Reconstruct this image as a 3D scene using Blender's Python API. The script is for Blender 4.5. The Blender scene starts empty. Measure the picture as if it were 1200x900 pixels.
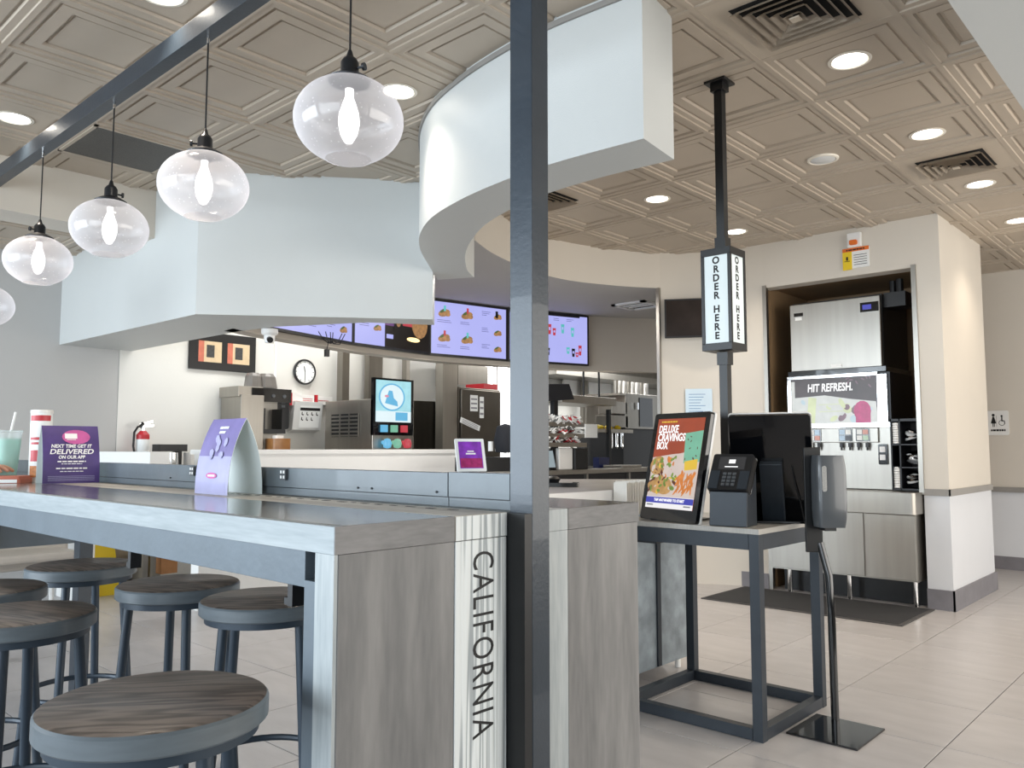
import bpy, bmesh, math, random
from mathutils import Matrix, Vector
random.seed(7)
PI = math.pi
sc = bpy.context.scene
COL = sc.collection

# ------------------------------------------------------------------ camera
FPX = 952.7; YAW = 2.3121; PITCH = 0.0791; EYE = 1.215
cd = bpy.data.cameras.new('camera'); cam = bpy.data.objects.new('camera', cd); COL.objects.link(cam)
cam.location = (0, 0, EYE); cam.rotation_euler = (PI/2 + PITCH, 0, YAW - PI/2)
cd.sensor_width = 36; cd.lens = 36*FPX/1200; cd.clip_start = .05
sc.camera = cam
# ------------------------------------------------------------------ world and large lights
w = bpy.data.worlds.new('daylight'); sc.world = w; w.use_nodes = True
bg = w.node_tree.nodes['Background']; bg.inputs[0].default_value = (.88, .94, 1.0, 1); bg.inputs[1].default_value = .85
def area(name, loc, rot, sx, sy, power, col):
    l = bpy.data.lights.new(name, 'AREA'); l.shape = 'RECTANGLE'; l.size = sx; l.size_y = sy; l.energy = power; l.color = col
    o = bpy.data.objects.new(name, l); COL.objects.link(o); o.location = loc; o.rotation_euler = rot
    return o
area('window_and_fill_light', (-7.0, -4.6, 1.6), (PI/2, 0, 0), 7, 3.0, 470, (.80, .91, 1))
area('window_and_fill_light', (-.2, -4.6, 1.6), (PI/2, 0, 0), 5, 3.0, 130, (.84, .93, 1))          # window wall behind the seats
area('window_and_fill_light', (2.9, 5.2, 1.5), (PI/2, 0, PI/2), 7.5, 2.4, 200, (1, .96, .90))          # fill light added before the windowless right wall to brighten the right side
area('kitchen_fill', (-6.75, 4.6, 2.98), (0, 0, 0), .5, 3.0, 34, (1, .98, .94))
area('kitchen_fill', (-6.1, 8.8, 2.55), (0, 0, 0), .5, 3.0, 60, (1, .98, .94))  # unseen light hung low to brighten the boards under the hood
area('kitchen_fill', (-4.75, 5.0, 2.66), (0, 0, 0), .3, 1.6, 20, (1, .95, .88))  # unseen light, strengthened to brighten the service wall and menu wall
sc.view_settings.view_transform = 'Standard'; sc.view_settings.look = 'None'
sc.view_settings.exposure = .52; sc.view_settings.gamma = 1; sc.view_settings.use_curve_mapping = False

# ------------------------------------------------------------------ helpers
_cp, _sp, _cy, _sy = math.cos(PITCH), math.sin(PITCH), math.cos(YAW), math.sin(YAW)
FW = Vector((_cp*_cy, _cp*_sy, _sp)); RT = Vector((_sy, -_cy, 0)); UP = RT.cross(FW)
def at(x, y, ax, v):                       # the point a measured ray meets on the plane ax = v
    d = FW + RT*((x-600)/FPX) - UP*((y-450)/FPX); i = 'XYZ'.index(ax); o = Vector((0, 0, EYE))
    return o + d*((v - o[i])/d[i])

def lin(c):
    return tuple(((v/12.92) if v <= .04045 else ((v+.055)/1.055)**2.4) for v in c)
def hexc(h):
    return lin(tuple(int(h[i:i+2], 16)/255 for i in (0, 2, 4)))
MATS = {}
def mat(name, col, rough=.5, metal=0, var=.06, scale=8, bump=0, emit=0, rnd=0, stretch=(1, 1, 1), coat=0, spec=.5, bscale=None):
    if name in MATS: return MATS[name]
    m = bpy.data.materials.new(name); m.use_nodes = True; nt = m.node_tree; b = nt.nodes['Principled BSDF']
    c = hexc(col) if isinstance(col, str) else col
    b.inputs['Roughness'].default_value = rough; b.inputs['Metallic'].default_value = metal
    b.inputs['Coat Weight'].default_value = coat; b.inputs['Specular IOR Level'].default_value = spec
    tc = nt.nodes.new('ShaderNodeTexCoord'); mp = nt.nodes.new('ShaderNodeMapping'); mp.inputs['Scale'].default_value = stretch
    nz = nt.nodes.new('ShaderNodeTexNoise'); nz.inputs['Scale'].default_value = scale; nz.inputs['Detail'].default_value = 4
    nt.links.new(tc.outputs['Object'], mp.inputs[0]); nt.links.new(mp.outputs[0], nz.inputs['Vector'])
    r = nt.nodes.new('ShaderNodeMix'); r.data_type = 'RGBA'
    r.inputs[6].default_value = (*[v*(1-var*1.6) for v in c], 1); r.inputs[7].default_value = (*[min(1, v*(1+var*1.6)) for v in c], 1)
    nt.links.new(nz.outputs['Fac'], r.inputs[0]); out = r.outputs[2]
    if rnd:
        oi = nt.nodes.new('ShaderNodeObjectInfo'); mr = nt.nodes.new('ShaderNodeMapRange')
        mr.inputs[3].default_value = 1-rnd; mr.inputs[4].default_value = 1+rnd
        nt.links.new(oi.outputs['Random'], mr.inputs[0])
        hs = nt.nodes.new('ShaderNodeHueSaturation'); nt.links.new(mr.outputs[0], hs.inputs['Value']); nt.links.new(out, hs.inputs['Color']); out = hs.outputs[0]
    if emit >= .3: b.inputs['Base Color'].default_value = (.02, .02, .02, 1)
    else: nt.links.new(out, b.inputs['Base Color'])
    if emit:
        nt.links.new(out, b.inputs['Emission Color']); b.inputs['Emission Strength'].default_value = emit*(.8 if emit < 1.5 else 1)
    if bump:
        n2 = nt.nodes.new('ShaderNodeTexNoise'); n2.inputs['Scale'].default_value = bscale or scale*6; n2.inputs['Detail'].default_value = 3
        nt.links.new(mp.outputs[0], n2.inputs['Vector'])
        bp = nt.nodes.new('ShaderNodeBump'); bp.inputs['Strength'].default_value = bump; bp.inputs['Distance'].default_value = .01
        nt.links.new(n2.outputs['Fac'], bp.inputs['Height']); nt.links.new(bp.outputs[0], b.inputs['Normal'])
    MATS[name] = m; return m
def wood(name, c1, c2, stretch, scale=3, dist=6, rough=.45, bump=.12, sharp=(.35, .7), coat=0, fine=.3):
    m = bpy.data.materials.new(name); m.use_nodes = True; nt = m.node_tree; b = nt.nodes['Principled BSDF']
    b.inputs['Roughness'].default_value = rough; b.inputs['Coat Weight'].default_value = coat; b.inputs['Coat Roughness'].default_value = .15
    tc = nt.nodes.new('ShaderNodeTexCoord'); mp = nt.nodes.new('ShaderNodeMapping'); mp.inputs['Scale'].default_value = stretch
    nz = nt.nodes.new('ShaderNodeTexNoise'); nz.inputs['Scale'].default_value = 1.3; nz.inputs['Detail'].default_value = 2
    mu = nt.nodes.new('ShaderNodeMath'); mu.operation = 'MULTIPLY'; mu.inputs[1].default_value = scale*dist
    si = nt.nodes.new('ShaderNodeMath'); si.operation = 'SINE'
    nt.links.new(tc.outputs['Object'], mp.inputs[0]); nt.links.new(mp.outputs[0], nz.inputs['Vector'])
    nt.links.new(nz.outputs['Fac'], mu.inputs[0]); nt.links.new(mu.outputs[0], si.inputs[0])
    n2 = nt.nodes.new('ShaderNodeTexNoise'); n2.inputs['Scale'].default_value = 14; n2.inputs['Detail'].default_value = 5
    nt.links.new(mp.outputs[0], n2.inputs['Vector'])
    mr = nt.nodes.new('ShaderNodeMapRange'); mr.inputs[1].default_value = -1; mr.inputs[2].default_value = 1
    nt.links.new(si.outputs[0], mr.inputs[0])
    mx = nt.nodes.new('ShaderNodeMix'); mx.inputs[0].default_value = fine
    nt.links.new(mr.outputs[0], mx.inputs[2]); nt.links.new(n2.outputs['Fac'], mx.inputs[3])
    cr = nt.nodes.new('ShaderNodeValToRGB'); cr.color_ramp.elements[0].position = sharp[0]; cr.color_ramp.elements[1].position = sharp[1]
    cr.color_ramp.elements[0].color = (*hexc(c1), 1); cr.color_ramp.elements[1].color = (*hexc(c2), 1)
    nt.links.new(mx.outputs[0], cr.inputs[0]); nt.links.new(cr.outputs[0], b.inputs['Base Color'])
    bp = nt.nodes.new('ShaderNodeBump'); bp.inputs['Strength'].default_value = bump; bp.inputs['Distance'].default_value = .004
    nt.links.new(mx.outputs[0], bp.inputs['Height']); nt.links.new(bp.outputs[0], b.inputs['Normal'])
    MATS[name] = m; return m

class MB:
    def __init__(s): s.v = []; s.f = []; s.i = []; s.m = 0
    def mt(s, k): s.m = k; return s
    def add(s, vs, fs, M=None):
        n = len(s.v); s.v += [tuple(M @ Vector(p)) if M else tuple(p) for p in vs]
        for f in fs: s.f.append([n+k for k in f]); s.i.append(s.m)
        return s
    def box(s, x0, x1, y0, y1, z0, z1, M=None):
        v = [(x, y, z) for z in (z0, z1) for y in (y0, y1) for x in (x0, x1)]
        return s.add(v, [(0, 2, 3, 1), (4, 5, 7, 6), (0, 1, 5, 4), (2, 6, 7, 3), (0, 4, 6, 2), (1, 3, 7, 5)], M)
    def rbox(s, x0, x1, y0, y1, z0, z1, r, M=None, n=3):   # vertical edges rounded
        p = []
        for cx, cy, a0 in ((x1-r, y1-r, 0), (x0+r, y1-r, 90), (x0+r, y0+r, 180), (x1-r, y0+r, 270)):
            for k in range(n+1):
                a = math.radians(a0+90*k/n); p.append((cx+r*math.cos(a), cy+r*math.sin(a)))
        return s.prism(p, z0, z1, M)
    def prism(s, p, z0, z1, M=None):
        ar = sum(p[i][0]*p[(i+1) % len(p)][1]-p[(i+1) % len(p)][0]*p[i][1] for i in range(len(p)))
        if ar < 0: p = p[::-1]
        n = len(p); v = [(x, y, z0) for x, y in p]+[(x, y, z1) for x, y in p]
        return s.add(v, [tuple(range(n))[::-1], tuple(range(n, 2*n))]+[(i, (i+1) % n, n+(i+1) % n, n+i) for i in range(n)], M)
    def poly(s, p, z=0, M=None):
        return s.add([(x, y, z) for x, y in p], [tuple(range(len(p)))], M)
    def rect(s, x0, y0, x1, y1, z=0, M=None): return s.poly([(x0, y0), (x1, y0), (x1, y1), (x0, y1)], z, M)
    def ell(s, cx, cy, rx, ry, z=0, M=None, n=14, a=0):
        ca, sa = math.cos(a), math.sin(a)
        return s.poly([(cx+rx*math.cos(2*PI*k/n)*ca-ry*math.sin(2*PI*k/n)*sa, cy+rx*math.cos(2*PI*k/n)*sa+ry*math.sin(2*PI*k/n)*ca) for k in range(n)], z, M)
    def cyl(s, a, b, r, r2=None, n=12, M=None, cap=True):
        a, b = Vector(a), Vector(b); r2 = r if r2 is None else r2; d = (b-a).normalized()
        t = Vector((0, 0, 1)) if abs(d.z) < .9 else Vector((1, 0, 0)); u = d.cross(t).normalized(); w_ = d.cross(u)
        v = [a+(u*math.cos(2*PI*k/n)+w_*math.sin(2*PI*k/n))*r for k in range(n)]+[b+(u*math.cos(2*PI*k/n)+w_*math.sin(2*PI*k/n))*r2 for k in range(n)]
        f = [(k, (k+1) % n, n+(k+1) % n, n+k) for k in range(n)]
        if cap: f += [tuple(range(n))[::-1], tuple(range(n, 2*n))]
        return s.add(v, f, M)
    def bar(s, a, b, wd, th, up=(0, 0, 1), M=None):
        a, b = Vector(a), Vector(b); d = (b-a).normalized(); u = d.cross(Vector(up)).normalized()*wd/2; w_ = u.cross(d).normalized()*th/2
        v = [p+su*u+sw*w_ for p in (a, b) for su, sw in ((-1, -1), (1, -1), (1, 1), (-1, 1))]
        return s.add(v, [(0, 1, 2, 3), (7, 6, 5, 4), (0, 4, 5, 1), (1, 5, 6, 2), (2, 6, 7, 3), (3, 7, 4, 0)], M)
    def lathe(s, pr, n=24, c=(0, 0, 0), M=None):
        v = []; f = []
        for r, z in pr: v += [(c[0]+r*math.cos(2*PI*k/n), c[1]+r*math.sin(2*PI*k/n), c[2]+z) for k in range(n)]
        for j in range(len(pr)-1):
            for k in range(n): f.append((j*n+k, j*n+(k+1) % n, (j+1)*n+(k+1) % n, (j+1)*n+k))
        flat = len(pr) == 2 and abs(pr[0][1]-pr[1][1]) < 1e-6
        if pr[0][0] > 1e-4 and not flat: f.append(tuple(range(n))[::-1])
        if pr[-1][0] > 1e-4 and not flat: f.append(tuple((len(pr)-1)*n+k for k in range(n)))
        return s.add(v, f, M)
    def tube(s, pts, r, n=8, closed=False, M=None):
        P = [Vector(p) for p in pts]; v = []; f = []; m = len(P); u = None
        for i, p in enumerate(P):
            a = P[i-1] if (i or closed) else P[0]; b = P[(i+1) % m] if (i < m-1 or closed) else P[-1]
            d = (b-a).normalized()
            if u is None: u = d.cross(Vector((0, 0, 1)) if abs(d.z) < .9 else Vector((1, 0, 0))).normalized()
            else: u = (u - d*u.dot(d)).normalized()
            w_ = d.cross(u); rr = r[i] if isinstance(r, (list, tuple)) else r
            v += [p+(u*math.cos(2*PI*k/n)+w_*math.sin(2*PI*k/n))*rr for k in range(n)]
        for i in range(m if closed else m-1):
            j = (i+1) % m
            for k in range(n): f.append((i*n+k, i*n+(k+1) % n, j*n+(k+1) % n, j*n+k))
        if not closed: f += [tuple(range(n))[::-1], tuple((m-1)*n+k for k in range(n))]
        return s.add(v, f, M)
    def build(s, name, mats, parent=None, smooth=False, W=False, label=None, bev=0, kind=None):
        me = bpy.data.meshes.new(name)
        vs = s.v
        if W and parent is not None:
            I = WM[parent.name].inverted(); vs = [tuple(I @ Vector(p)) for p in vs]
        me.from_pydata(vs, [], s.f); me.update()
        if not isinstance(mats, (list, tuple)): mats = [mats]
        for m in mats: me.materials.append(MATS[m] if isinstance(m, str) else m)
        for p, i in zip(me.polygons, s.i): p.material_index = i
        if smooth:
            for p in me.polygons: p.use_smooth = True
            me.set_sharp_from_angle(angle=math.radians(smooth if smooth is not True else 38))
        o = bpy.data.objects.new(name, me); COL.objects.link(o)
        if parent is not None: o.parent = parent; WM[o.name] = WM[parent.name]
        else: WM[o.name] = Matrix.Identity(4)
        if label: o['label'] = label
        if kind: o['kind'] = kind
        if bev:
            b = o.modifiers.new('bevel', 'BEVEL'); b.width = bev; b.segments = 2; b.limit_method = 'ANGLE'
        return o
WM = {}
def tag(o, label, cat, group=None):
    o['label'] = label; o['category'] = cat
    if group: o['group'] = group
    return o
def thing(name, label, cat, loc=(0, 0, 0), rz=0, group=None, M=None):
    o = bpy.data.objects.new(name, None); COL.objects.link(o); o.empty_display_size = .1
    if M is None: M = Matrix.Translation(loc) @ Matrix.Rotation(rz, 4, 'Z')
    o.matrix_basis = M; WM[o.name] = M
    return tag(o, label, cat, group)
def struct(o): o['kind'] = 'structure'; return o
def sroot(name, loc=(0, 0, 0)):
    o = bpy.data.objects.new(name, None); COL.objects.link(o); o.location = loc; WM[o.name] = Matrix.Translation(loc); o['kind'] = 'structure'; return o
def dup(root, loc=None, rz=0, M=None, label=None, group=None):
    def rec(o, par):
        c = o.copy(); COL.objects.link(c); WM[c.name] = WM.get(o.name)
        if par is not None: c.parent = par
        for ch in o.children: rec(ch, c)
        return c
    r = rec(root, None)
    if M is None: M = Matrix.Translation(loc) @ Matrix.Rotation(rz, 4, 'Z')
    r.matrix_basis = M; WM[r.name] = M
    if label: r['label'] = label
    if group: r['group'] = group
    return r
def frame(o, xd, yd):                       # local x, y, z (normal) axes at point o
    x = Vector(xd).normalized(); z = x.cross(Vector(yd)).normalized(); y = z.cross(x)
    M = Matrix((x, y, z)).transposed().to_4x4(); M.translation = Vector(o); return M
def print_bars(wd, h, m, parent, M, name='small_print', seed=1):     # print too small to read: a row of word-sized dashes
    r = random.Random(seed); b = MB(); x = -wd/2
    while x < wd/2:
        w1 = min(r.uniform(.08, .22)*wd, wd/2-x)
        if w1 > .01*wd: b.rect(x, -h/2, x+w1, h/2)
        x += w1+.03*wd
    o = b.build(name, m, parent, kind='stuff'); o.data.transform(M); return o
def text(s, size, m, parent, M, name='lettering', sx=1, W=False, ext=.0004, space=1.0, al='CENTER', off=0, shear=0, ls=1.0, bold=0, fit=None):
    cu = bpy.data.curves.new(name, 'FONT'); cu.body = s; cu.size = size; cu.extrude = ext; cu.align_x = al; cu.align_y = 'CENTER'
    cu.space_character = space; cu.shear = shear; cu.space_line = ls; cu.offset = bold; cu.resolution_u = 4
    t = bpy.data.objects.new('t', cu); COL.objects.link(t)
    dg = bpy.context.evaluated_depsgraph_get(); me = bpy.data.meshes.new_from_object(t.evaluated_get(dg))
    bpy.data.objects.remove(t); bpy.data.curves.remove(cu)
    if fit:
        xs = [v.co.x for v in me.vertices]; sx = fit/(max(xs)-min(xs))
    A = M @ Matrix.Diagonal((sx, 1, 1, 1))
    if W and parent is not None: A = WM[parent.name].inverted() @ A
    me.transform(A); me.name = name; me.materials.clear(); me.materials.append(MATS[m])
    for p in me.polygons: p.material_index = 0
    o = bpy.data.objects.new(name, me); COL.objects.link(o)
    if parent is not None: o.parent = parent
    return o

# ------------------------------------------------------------------ materials
mat('plaster', 'cfc8bd', .55, var=.02, scale=3, bump=.10, bscale=220)
mat('plaster_cool', 'c9cccb', .45, var=.02, scale=3, bump=.10, bscale=220)
mat('plaster_grey', 'b9b9b8', .7, var=.02, scale=3, bump=.05, bscale=200)
mat('beige_wall', 'b7a68f', .6, var=.02, scale=3, bump=.05, bscale=200)
mat('soffit_under', 'b4b2ae', .7, var=.02, scale=2)
mat('frp', 'd6d6d2', .25, var=.03, scale=2, bump=.10, bscale=60)
mat('wall_low', 'd4d6da', .45, var=.02, scale=3, bump=.08, bscale=200)
mat('tile_base', '77757a', .5, var=.15, scale=9, bump=.1)
mat('rail_grey', '8d8a86', .5, var=.1, scale=9)
mat('tin', 'b5a898', .42, var=.03, scale=5, rnd=.025, bump=.03, bscale=90)
mat('tbar', 'b5a898', .45, var=.03, scale=5)
mat('vent_paint', 'bdb09f', .45, var=.03, scale=5)
mat('dark_void', '0d0d0e', .9)
mat('grille_dark', '55534f', .6, var=.3, scale=160)
mat('lamp_trim', 'e8e2d6', .4)
mat('lamp_glow', (1, .93, .82), .5, emit=9, var=0)
mat('speaker_white', 'dadcdc', .5, var=.03)
mat('navy_steel', '28323c', .36, metal=.15, var=.12, scale=14, bump=.05, coat=.2)
mat('rail_steel', '5c656b', .42, metal=.1, var=.14, scale=10, bump=.06, coat=.15)
mat('apron_steel', '606b74', .45, metal=.1, var=.14, scale=8, bump=.06)
mat('black_steel', '0b0d10', .4, metal=.1, var=.1, scale=20)
mat('kiosk_steel', '2b323a', .4, metal=.2, var=.1, scale=18)
mat('black_gloss', '08090c', .12, coat=.4, var=.02)
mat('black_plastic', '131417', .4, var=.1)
mat('grey_plastic', '4c5054', .28, var=.05, coat=.3)
mat('stool_leg', '2f3b47', .4, metal=.2, var=.1, scale=20)
mat('stainless', 'a39f98', .36, metal=1, var=.08, scale=3, stretch=(6, 6, .3), bump=.02)
mat('stainless_dark', '8b8780', .32, metal=1, var=.1, scale=3, stretch=(6, 6, .3))
mat('chrome', 'd8d8d8', .1, metal=1, var=.02)
mat('galvanised', '8b959c', .45, metal=.5, var=.4, scale=11, bump=.1)
mat('white_paint', 'f0f0ee', .4, var=.02)
mat('white_plastic', 'e6e6e4', .35, var=.02)
mat('paper_white', 'e9ecec', .8, var=.03, scale=5)
mat('card_cool', 'dfe8e8', .6, var=.02, scale=5)
mat('ink_black', '0c0c0e', .6, var=0)
mat('ink_white', 'f4f4f4', .6, var=0)
mat('ink_grey', '8a8a92', .6, var=0)
mat('mat_rubber', '2c2d30', .8, var=.2, scale=60, bump=.2)
mat('mat_edge', '4b4a4a', .8, var=.1)
mat('glow_white', (1, 1, 1), .5, emit=1.6, var=0)
mat('window_glow', (1, 1, 1), .5, emit=3.5, var=.02)
mat('red', 'b3202c', .45, var=.05); mat('orange', 'd86a1c', .5, var=.1); mat('yellow', 'e2c21a', .5, var=.06)
mat('cardboard', 'a5744a', .8, var=.1, scale=20); mat('brown_dark', '3a2a1e', .8, var=.2, scale=9)
mat('recess_brown', '8a7052', .7, var=.2, scale=3)
mat('sign_ply', 'c9d2d3', .55, var=.08, scale=6, stretch=(1, 1, .4), emit=.25)
mat('skin', 'b98a72', .5, var=.06, scale=20)
mat('cloth_dark', '1a1d24', .85, var=.1, scale=40)
mat('cloth_jean', '2b3547', .85, var=.1, scale=40)
mat('hair_dark', '1c1613', .7, var=.2, scale=60)
mat('teal_drink', '8fd8c4', .25, var=.15, scale=30)
mat('pink_wallet', 'b76a55', .55, var=.08, scale=20)
mat('bag_white', 'eeeae2', .8, var=.05, scale=10)
mat('beige_seat', 'b5aea5', .5, var=.04)
mat('concrete_tile', 'b9b6b6', .3, var=.13, scale=3.2, stretch=(1, 3.2, 1), rnd=.045, bump=.03, bscale=30)
mat('grout', '37332f', .8)
wood('wood_grey_v', '676767', '979593', (9, 5, .8), 2.2, 5, .5, .12, (.1, .9), fine=.5)
wood('wood_grey_top', '4a4642', '7b746c', (.8, 9, 5), 2.2, 5, .16, .04, (.1, .9), coat=.55, fine=.5)
wood('wood_grey_end', '656565', '929090', (9, 1.6, 9), 2.2, 4, .5, .1, (.1, .9), fine=.6)
wood('whitewash_x', '858f94', 'b4bcbf', (.8, 9, 9), 2.0, 4, .42, .08, (.05, .75), fine=.6)
wood('whitewash_strip', '9b8f80', 'd8d2c6', (.9, 12, 5), 2.0, 4, .35, .08, (.05, .55), fine=.4)
wood('whitewash_v', '7d868b', 'dfe4e4', (16, 22, .45), 7, 5, .5, .35, (.0, .45), fine=.2)
wood('whitewash_plain', '8f989c', 'c2c7c7', (9, 9, .9), 2.0, 4, .42, .08, (.05, .75), fine=.6)
wood('seat_wood', '332d28', '80736a', (1.6, 11, 1), 5, 9, .4, .12, (.05, .95), coat=.12, fine=.45)
mat('seat_rim', '5d666c', .45, var=.15, scale=12, stretch=(1, 1, 6), coat=.2)
wood('table_vinyl', '8f8c86', 'b9b5ae', (9, 1.2, 1), 2.0, 3, .3, .03, (.1, .9), fine=.6)

CZ = 3.0184; T = .6096; GX = -1.6274; GY = 3.4942

# ================================================================== SETTING
# ---- floor
fl = sroot('floor')
MB().box(-8.2, 3.2, -2.4, 13, -.06, -.004).build('grout_bed', 'grout', fl)
FT = .6111; FX = -1.6192; FY = 3.7151
g = .0022
def tmesh():
    b = MB(); h = FT/2-g
    b.add([(-h, -h, -.02), (h, -h, -.02), (h, h, -.02), (-h, h, -.02), (-h, -h, -.0012), (h, -h, -.0012), (h, h, -.0012), (-h, h, -.0012),
           (-h+.0015, -h+.0015, 0), (h-.0015, -h+.0015, 0), (h-.0015, h-.0015, 0), (-h+.0015, h-.0015, 0)],
          [(0, 1, 5, 4), (1, 2, 6, 5), (2, 3, 7, 6), (3, 0, 4, 7), (4, 5, 9, 8), (5, 6, 10, 9), (6, 7, 11, 10), (7, 4, 8, 11), (8, 9, 10, 11)])
    return b
ft0 = None
for i in range(-10, 3):
    for j in range(-6, 13):
        x = FX+(i+.5)*FT; y = FY+(j+.5)*FT
        if x > .9 or (x > -.3 and y < 2) or y > 9.6 or (x < -6 and y > 5.5): continue
        if ft0 is None:
            ft0 = tmesh().build('floor_tile', 'concrete_tile', fl); o = ft0
        else:
            o = ft0.copy(); COL.objects.link(o)
        o.location = (x, y, 0)
# ---- ceiling: 2 ft tin tiles on a grid
ce = sroot('ceiling')
MB().box(-5.9, 3.2, -2.4, 10, CZ+.06, CZ+.14).box(-7.6, -5.6, 2.3, 13, CZ+.06, CZ+.14).build('deck', 'dark_void', ce)
def tin_tile():
    b = MB(); prof = [(.011, .001), (.016, .007), (.046, .007), (.052, .019), (.062, .019), (.066, .012), (.118, .012), (.124, .026), (.136, .026), (.140, .020)]
    rings = []
    for d, z in prof:
        h = T/2-d; rings += [(-h, -h, z), (h, -h, z), (h, h, z), (-h, h, z)]
    f = []
    for k in range(len(prof)-1):
        for e in range(4): f.append((k*4+e, (k+1)*4+e, (k+1)*4+(e+1) % 4, k*4+(e+1) % 4))
    n = (len(prof)-1)*4; f.append((n+3, n+2, n+1, n))
    return b.add(rings, f)
def flat_tile():
    b = MB(); h = T/2-.011; return b.add([(-h, -h, .002), (h, -h, .002), (h, h, .002), (-h, h, .002)], [(3, 2, 1, 0)])
vent_t = {(0, -1), (0, 3), (-4, 1)}; grille_t = {(-6, -3)}
lights_t = [(0, 0), (0, 2), (0, 4), (0, 6), (-3, 2), (-3, 4), (-3, -2), (-6, -4), (-3, -4)]
ct0 = None; cf0 = None; ntile = 0
def ctile(i, j, z=CZ, par=ce):
    global ct0, cf0, ntile
    x = GX+(i+.5)*T; y = GY+(j+.5)*T
    fl_ = (i, j) in vent_t or (i, j) in grille_t
    if fl_:
        if cf0 is None: cf0 = flat_tile().build('ceiling_tile', 'vent_paint', par, label='plain flat ceiling tile'); o = cf0
        else: o = cf0.copy(); COL.objects.link(o)
    else:
        if ct0 is None: ct0 = tin_tile().build('ceiling_tile', 'tin', par); o = ct0
        else: o = ct0.copy(); COL.objects.link(o)
    o.location = (x, y, z); ntile += 1
for i in range(-7, 5):
    for j in range(-6, 10):
        if i == -7 and j > -2: continue
        if i < -5 and j > -1: continue
        if i > 0 and j < -3: continue
        if i < -5 and j > 2: continue
        ctile(i, j)
for i in range(-10, -7):
    for j in range(-5, -1): ctile(i, j, 2.80)
bar0 = MB().box(-.012, .012, -3, 3, 0, .006)
for i in range(-6, 6):
    x = GX+i*T; y0, y1 = GY-6*T, GY+10*T
    if i < -4: y1 = GY+1*T
    MB().box(x-.0125, x+.0125, y0, y1, CZ, CZ+.008).build('grid_bar', 'tbar', ce)
for j in range(-6, 11):
    y = GY+j*T; x0 = GX-(7 if j < 0 else 5)*T; x0 = max(x0, -5.68)
    MB().box(x0, GX+5*T, y-.0125, y+.0125, CZ+.0005, CZ+.0085).build('grid_bar', 'tbar', ce)
for j in range(-5, 0): MB().box(-7.4, -5.97, GY+j*T-.0125, GY+j*T+.0125, 2.80, 2.808).build('grid_bar', 'tbar', ce)
for i in range(-9, -6): MB().box(GX+i*T-.0125, GX+i*T+.0125, 0, 2.45, 2.80, 2.808).build('grid_bar', 'tbar', ce)
MB().box(-7.5, -5.95, -1, 2.46, 2.84, 2.9).build('deck', 'dark_void', ce)
# ---- soffits / walls
def S(name, mb, m, **k): return struct(mb.build(name, m, **k))
wl = S('wall_left', MB().box(-7.55, -7.4, -2.4, 2.93, 0, 3.08), 'plaster_grey')
frp = MB()
MB_y = [2.93, 4.48, 5.68, 6.9]
for a, b_ in zip(MB_y, MB_y[1:]):
    MB().box(-7.55, -7.395, a+.003, b_-.003, 0, 3.08).build('wall_panel', 'frp', wl)
    MB().box(-7.40, -7.388, b_-.012, b_+.012, 0, 3.05).build('panel_strip', 'white_plastic', wl)
MB().box(-7.55, -7.4, 6.9, 7.5, 0, 3.08).box(-7.55, -7.4, 7.5, 8.1, 0, 1.0).box(-7.55, -7.4, 7.5, 8.1, 2.35, 3.08).box(-7.55, -7.4, 8.1, 13, 0, 3.08).build('wall_panel', 'frp', wl)
wn = sroot('window_1', (-7.45, 7.8, 1.0))
MB().box(-7.50, -7.49, 7.5, 8.1, 1.0, 2.35).build('pane', 'window_glow', wn, W=True)
fr = MB()
for y in (7.5, 7.78, 8.07): fr.box(-7.47, -7.40, y, y+.03, 1.0, 2.35)
fr.box(-7.47, -7.40, 7.5, 8.1, 1.0, 1.04).box(-7.47, -7.40, 7.5, 8.1, 2.31, 2.35).build('window_frame', 'white_plastic', wn, W=True)
MB().box(-7.485, -7.475, 7.53, 7.78, 1.55, 2.05).build('poster', 'yellow', wn, W=True, label='yellow and orange poster on the drive-through window')
S('wall_kitchen', MB().box(-7.4, -4.0, 12.0, 12.15, 0, 3.0), 'plaster')
# soffit A : straight part and 45 degree wing
A = [(-7.4, 2.44), (-5.05, 2.47), (-4.075, 3.655), (-4.25, 3.83), (-4.51, 3.44), (-5.17, 3.11), (-5.53, 3.06), (-7.4, 3.04)]
S('trim_1', MB().prism(A, 2.085, CZ+.05), 'plaster_cool')
S('trim_2', MB().box(-5.97, -5.68, -2.4, 2.47, 2.697, CZ+.05), 'plaster')
# ribbon soffit
def smoothc(p, n=6):
    q = []
    for i in range(len(p)-1):
        p0 = p[max(i-1, 0)]; p1 = p[i]; p2 = p[i+1]; p3 = p[min(i+2, len(p)-1)]
        for k in range(n):
            t = k/n
            q.append(tuple(.5*((2*p1[a])+(-p0[a]+p2[a])*t+(2*p0[a]-5*p1[a]+4*p2[a]-p3[a])*t*t+(-p0[a]+3*p1[a]-3*p2[a]+p3[a])*t**3) for a in (0, 1)))
    q.append(p[-1]); return q
ro = smoothc([(-1.69, 2.60), (-2.12, 2.575), (-2.45, 2.60), (-2.77, 2.66), (-3.1, 2.77), (-3.40, 2.95), (-3.66, 3.18), (-3.90, 3.45), (-4.08, 3.66), (-4.24, 3.85)])
ri = smoothc([(-1.725, 2.88), (-2.1, 2.855), (-2.42, 2.875), (-2.70, 2.94), (-3.0, 3.06), (-3.3, 3.25), (-3.55, 3.45), (-3.75, 3.65), (-3.89, 3.81), (-3.99, 3.965)])
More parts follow.
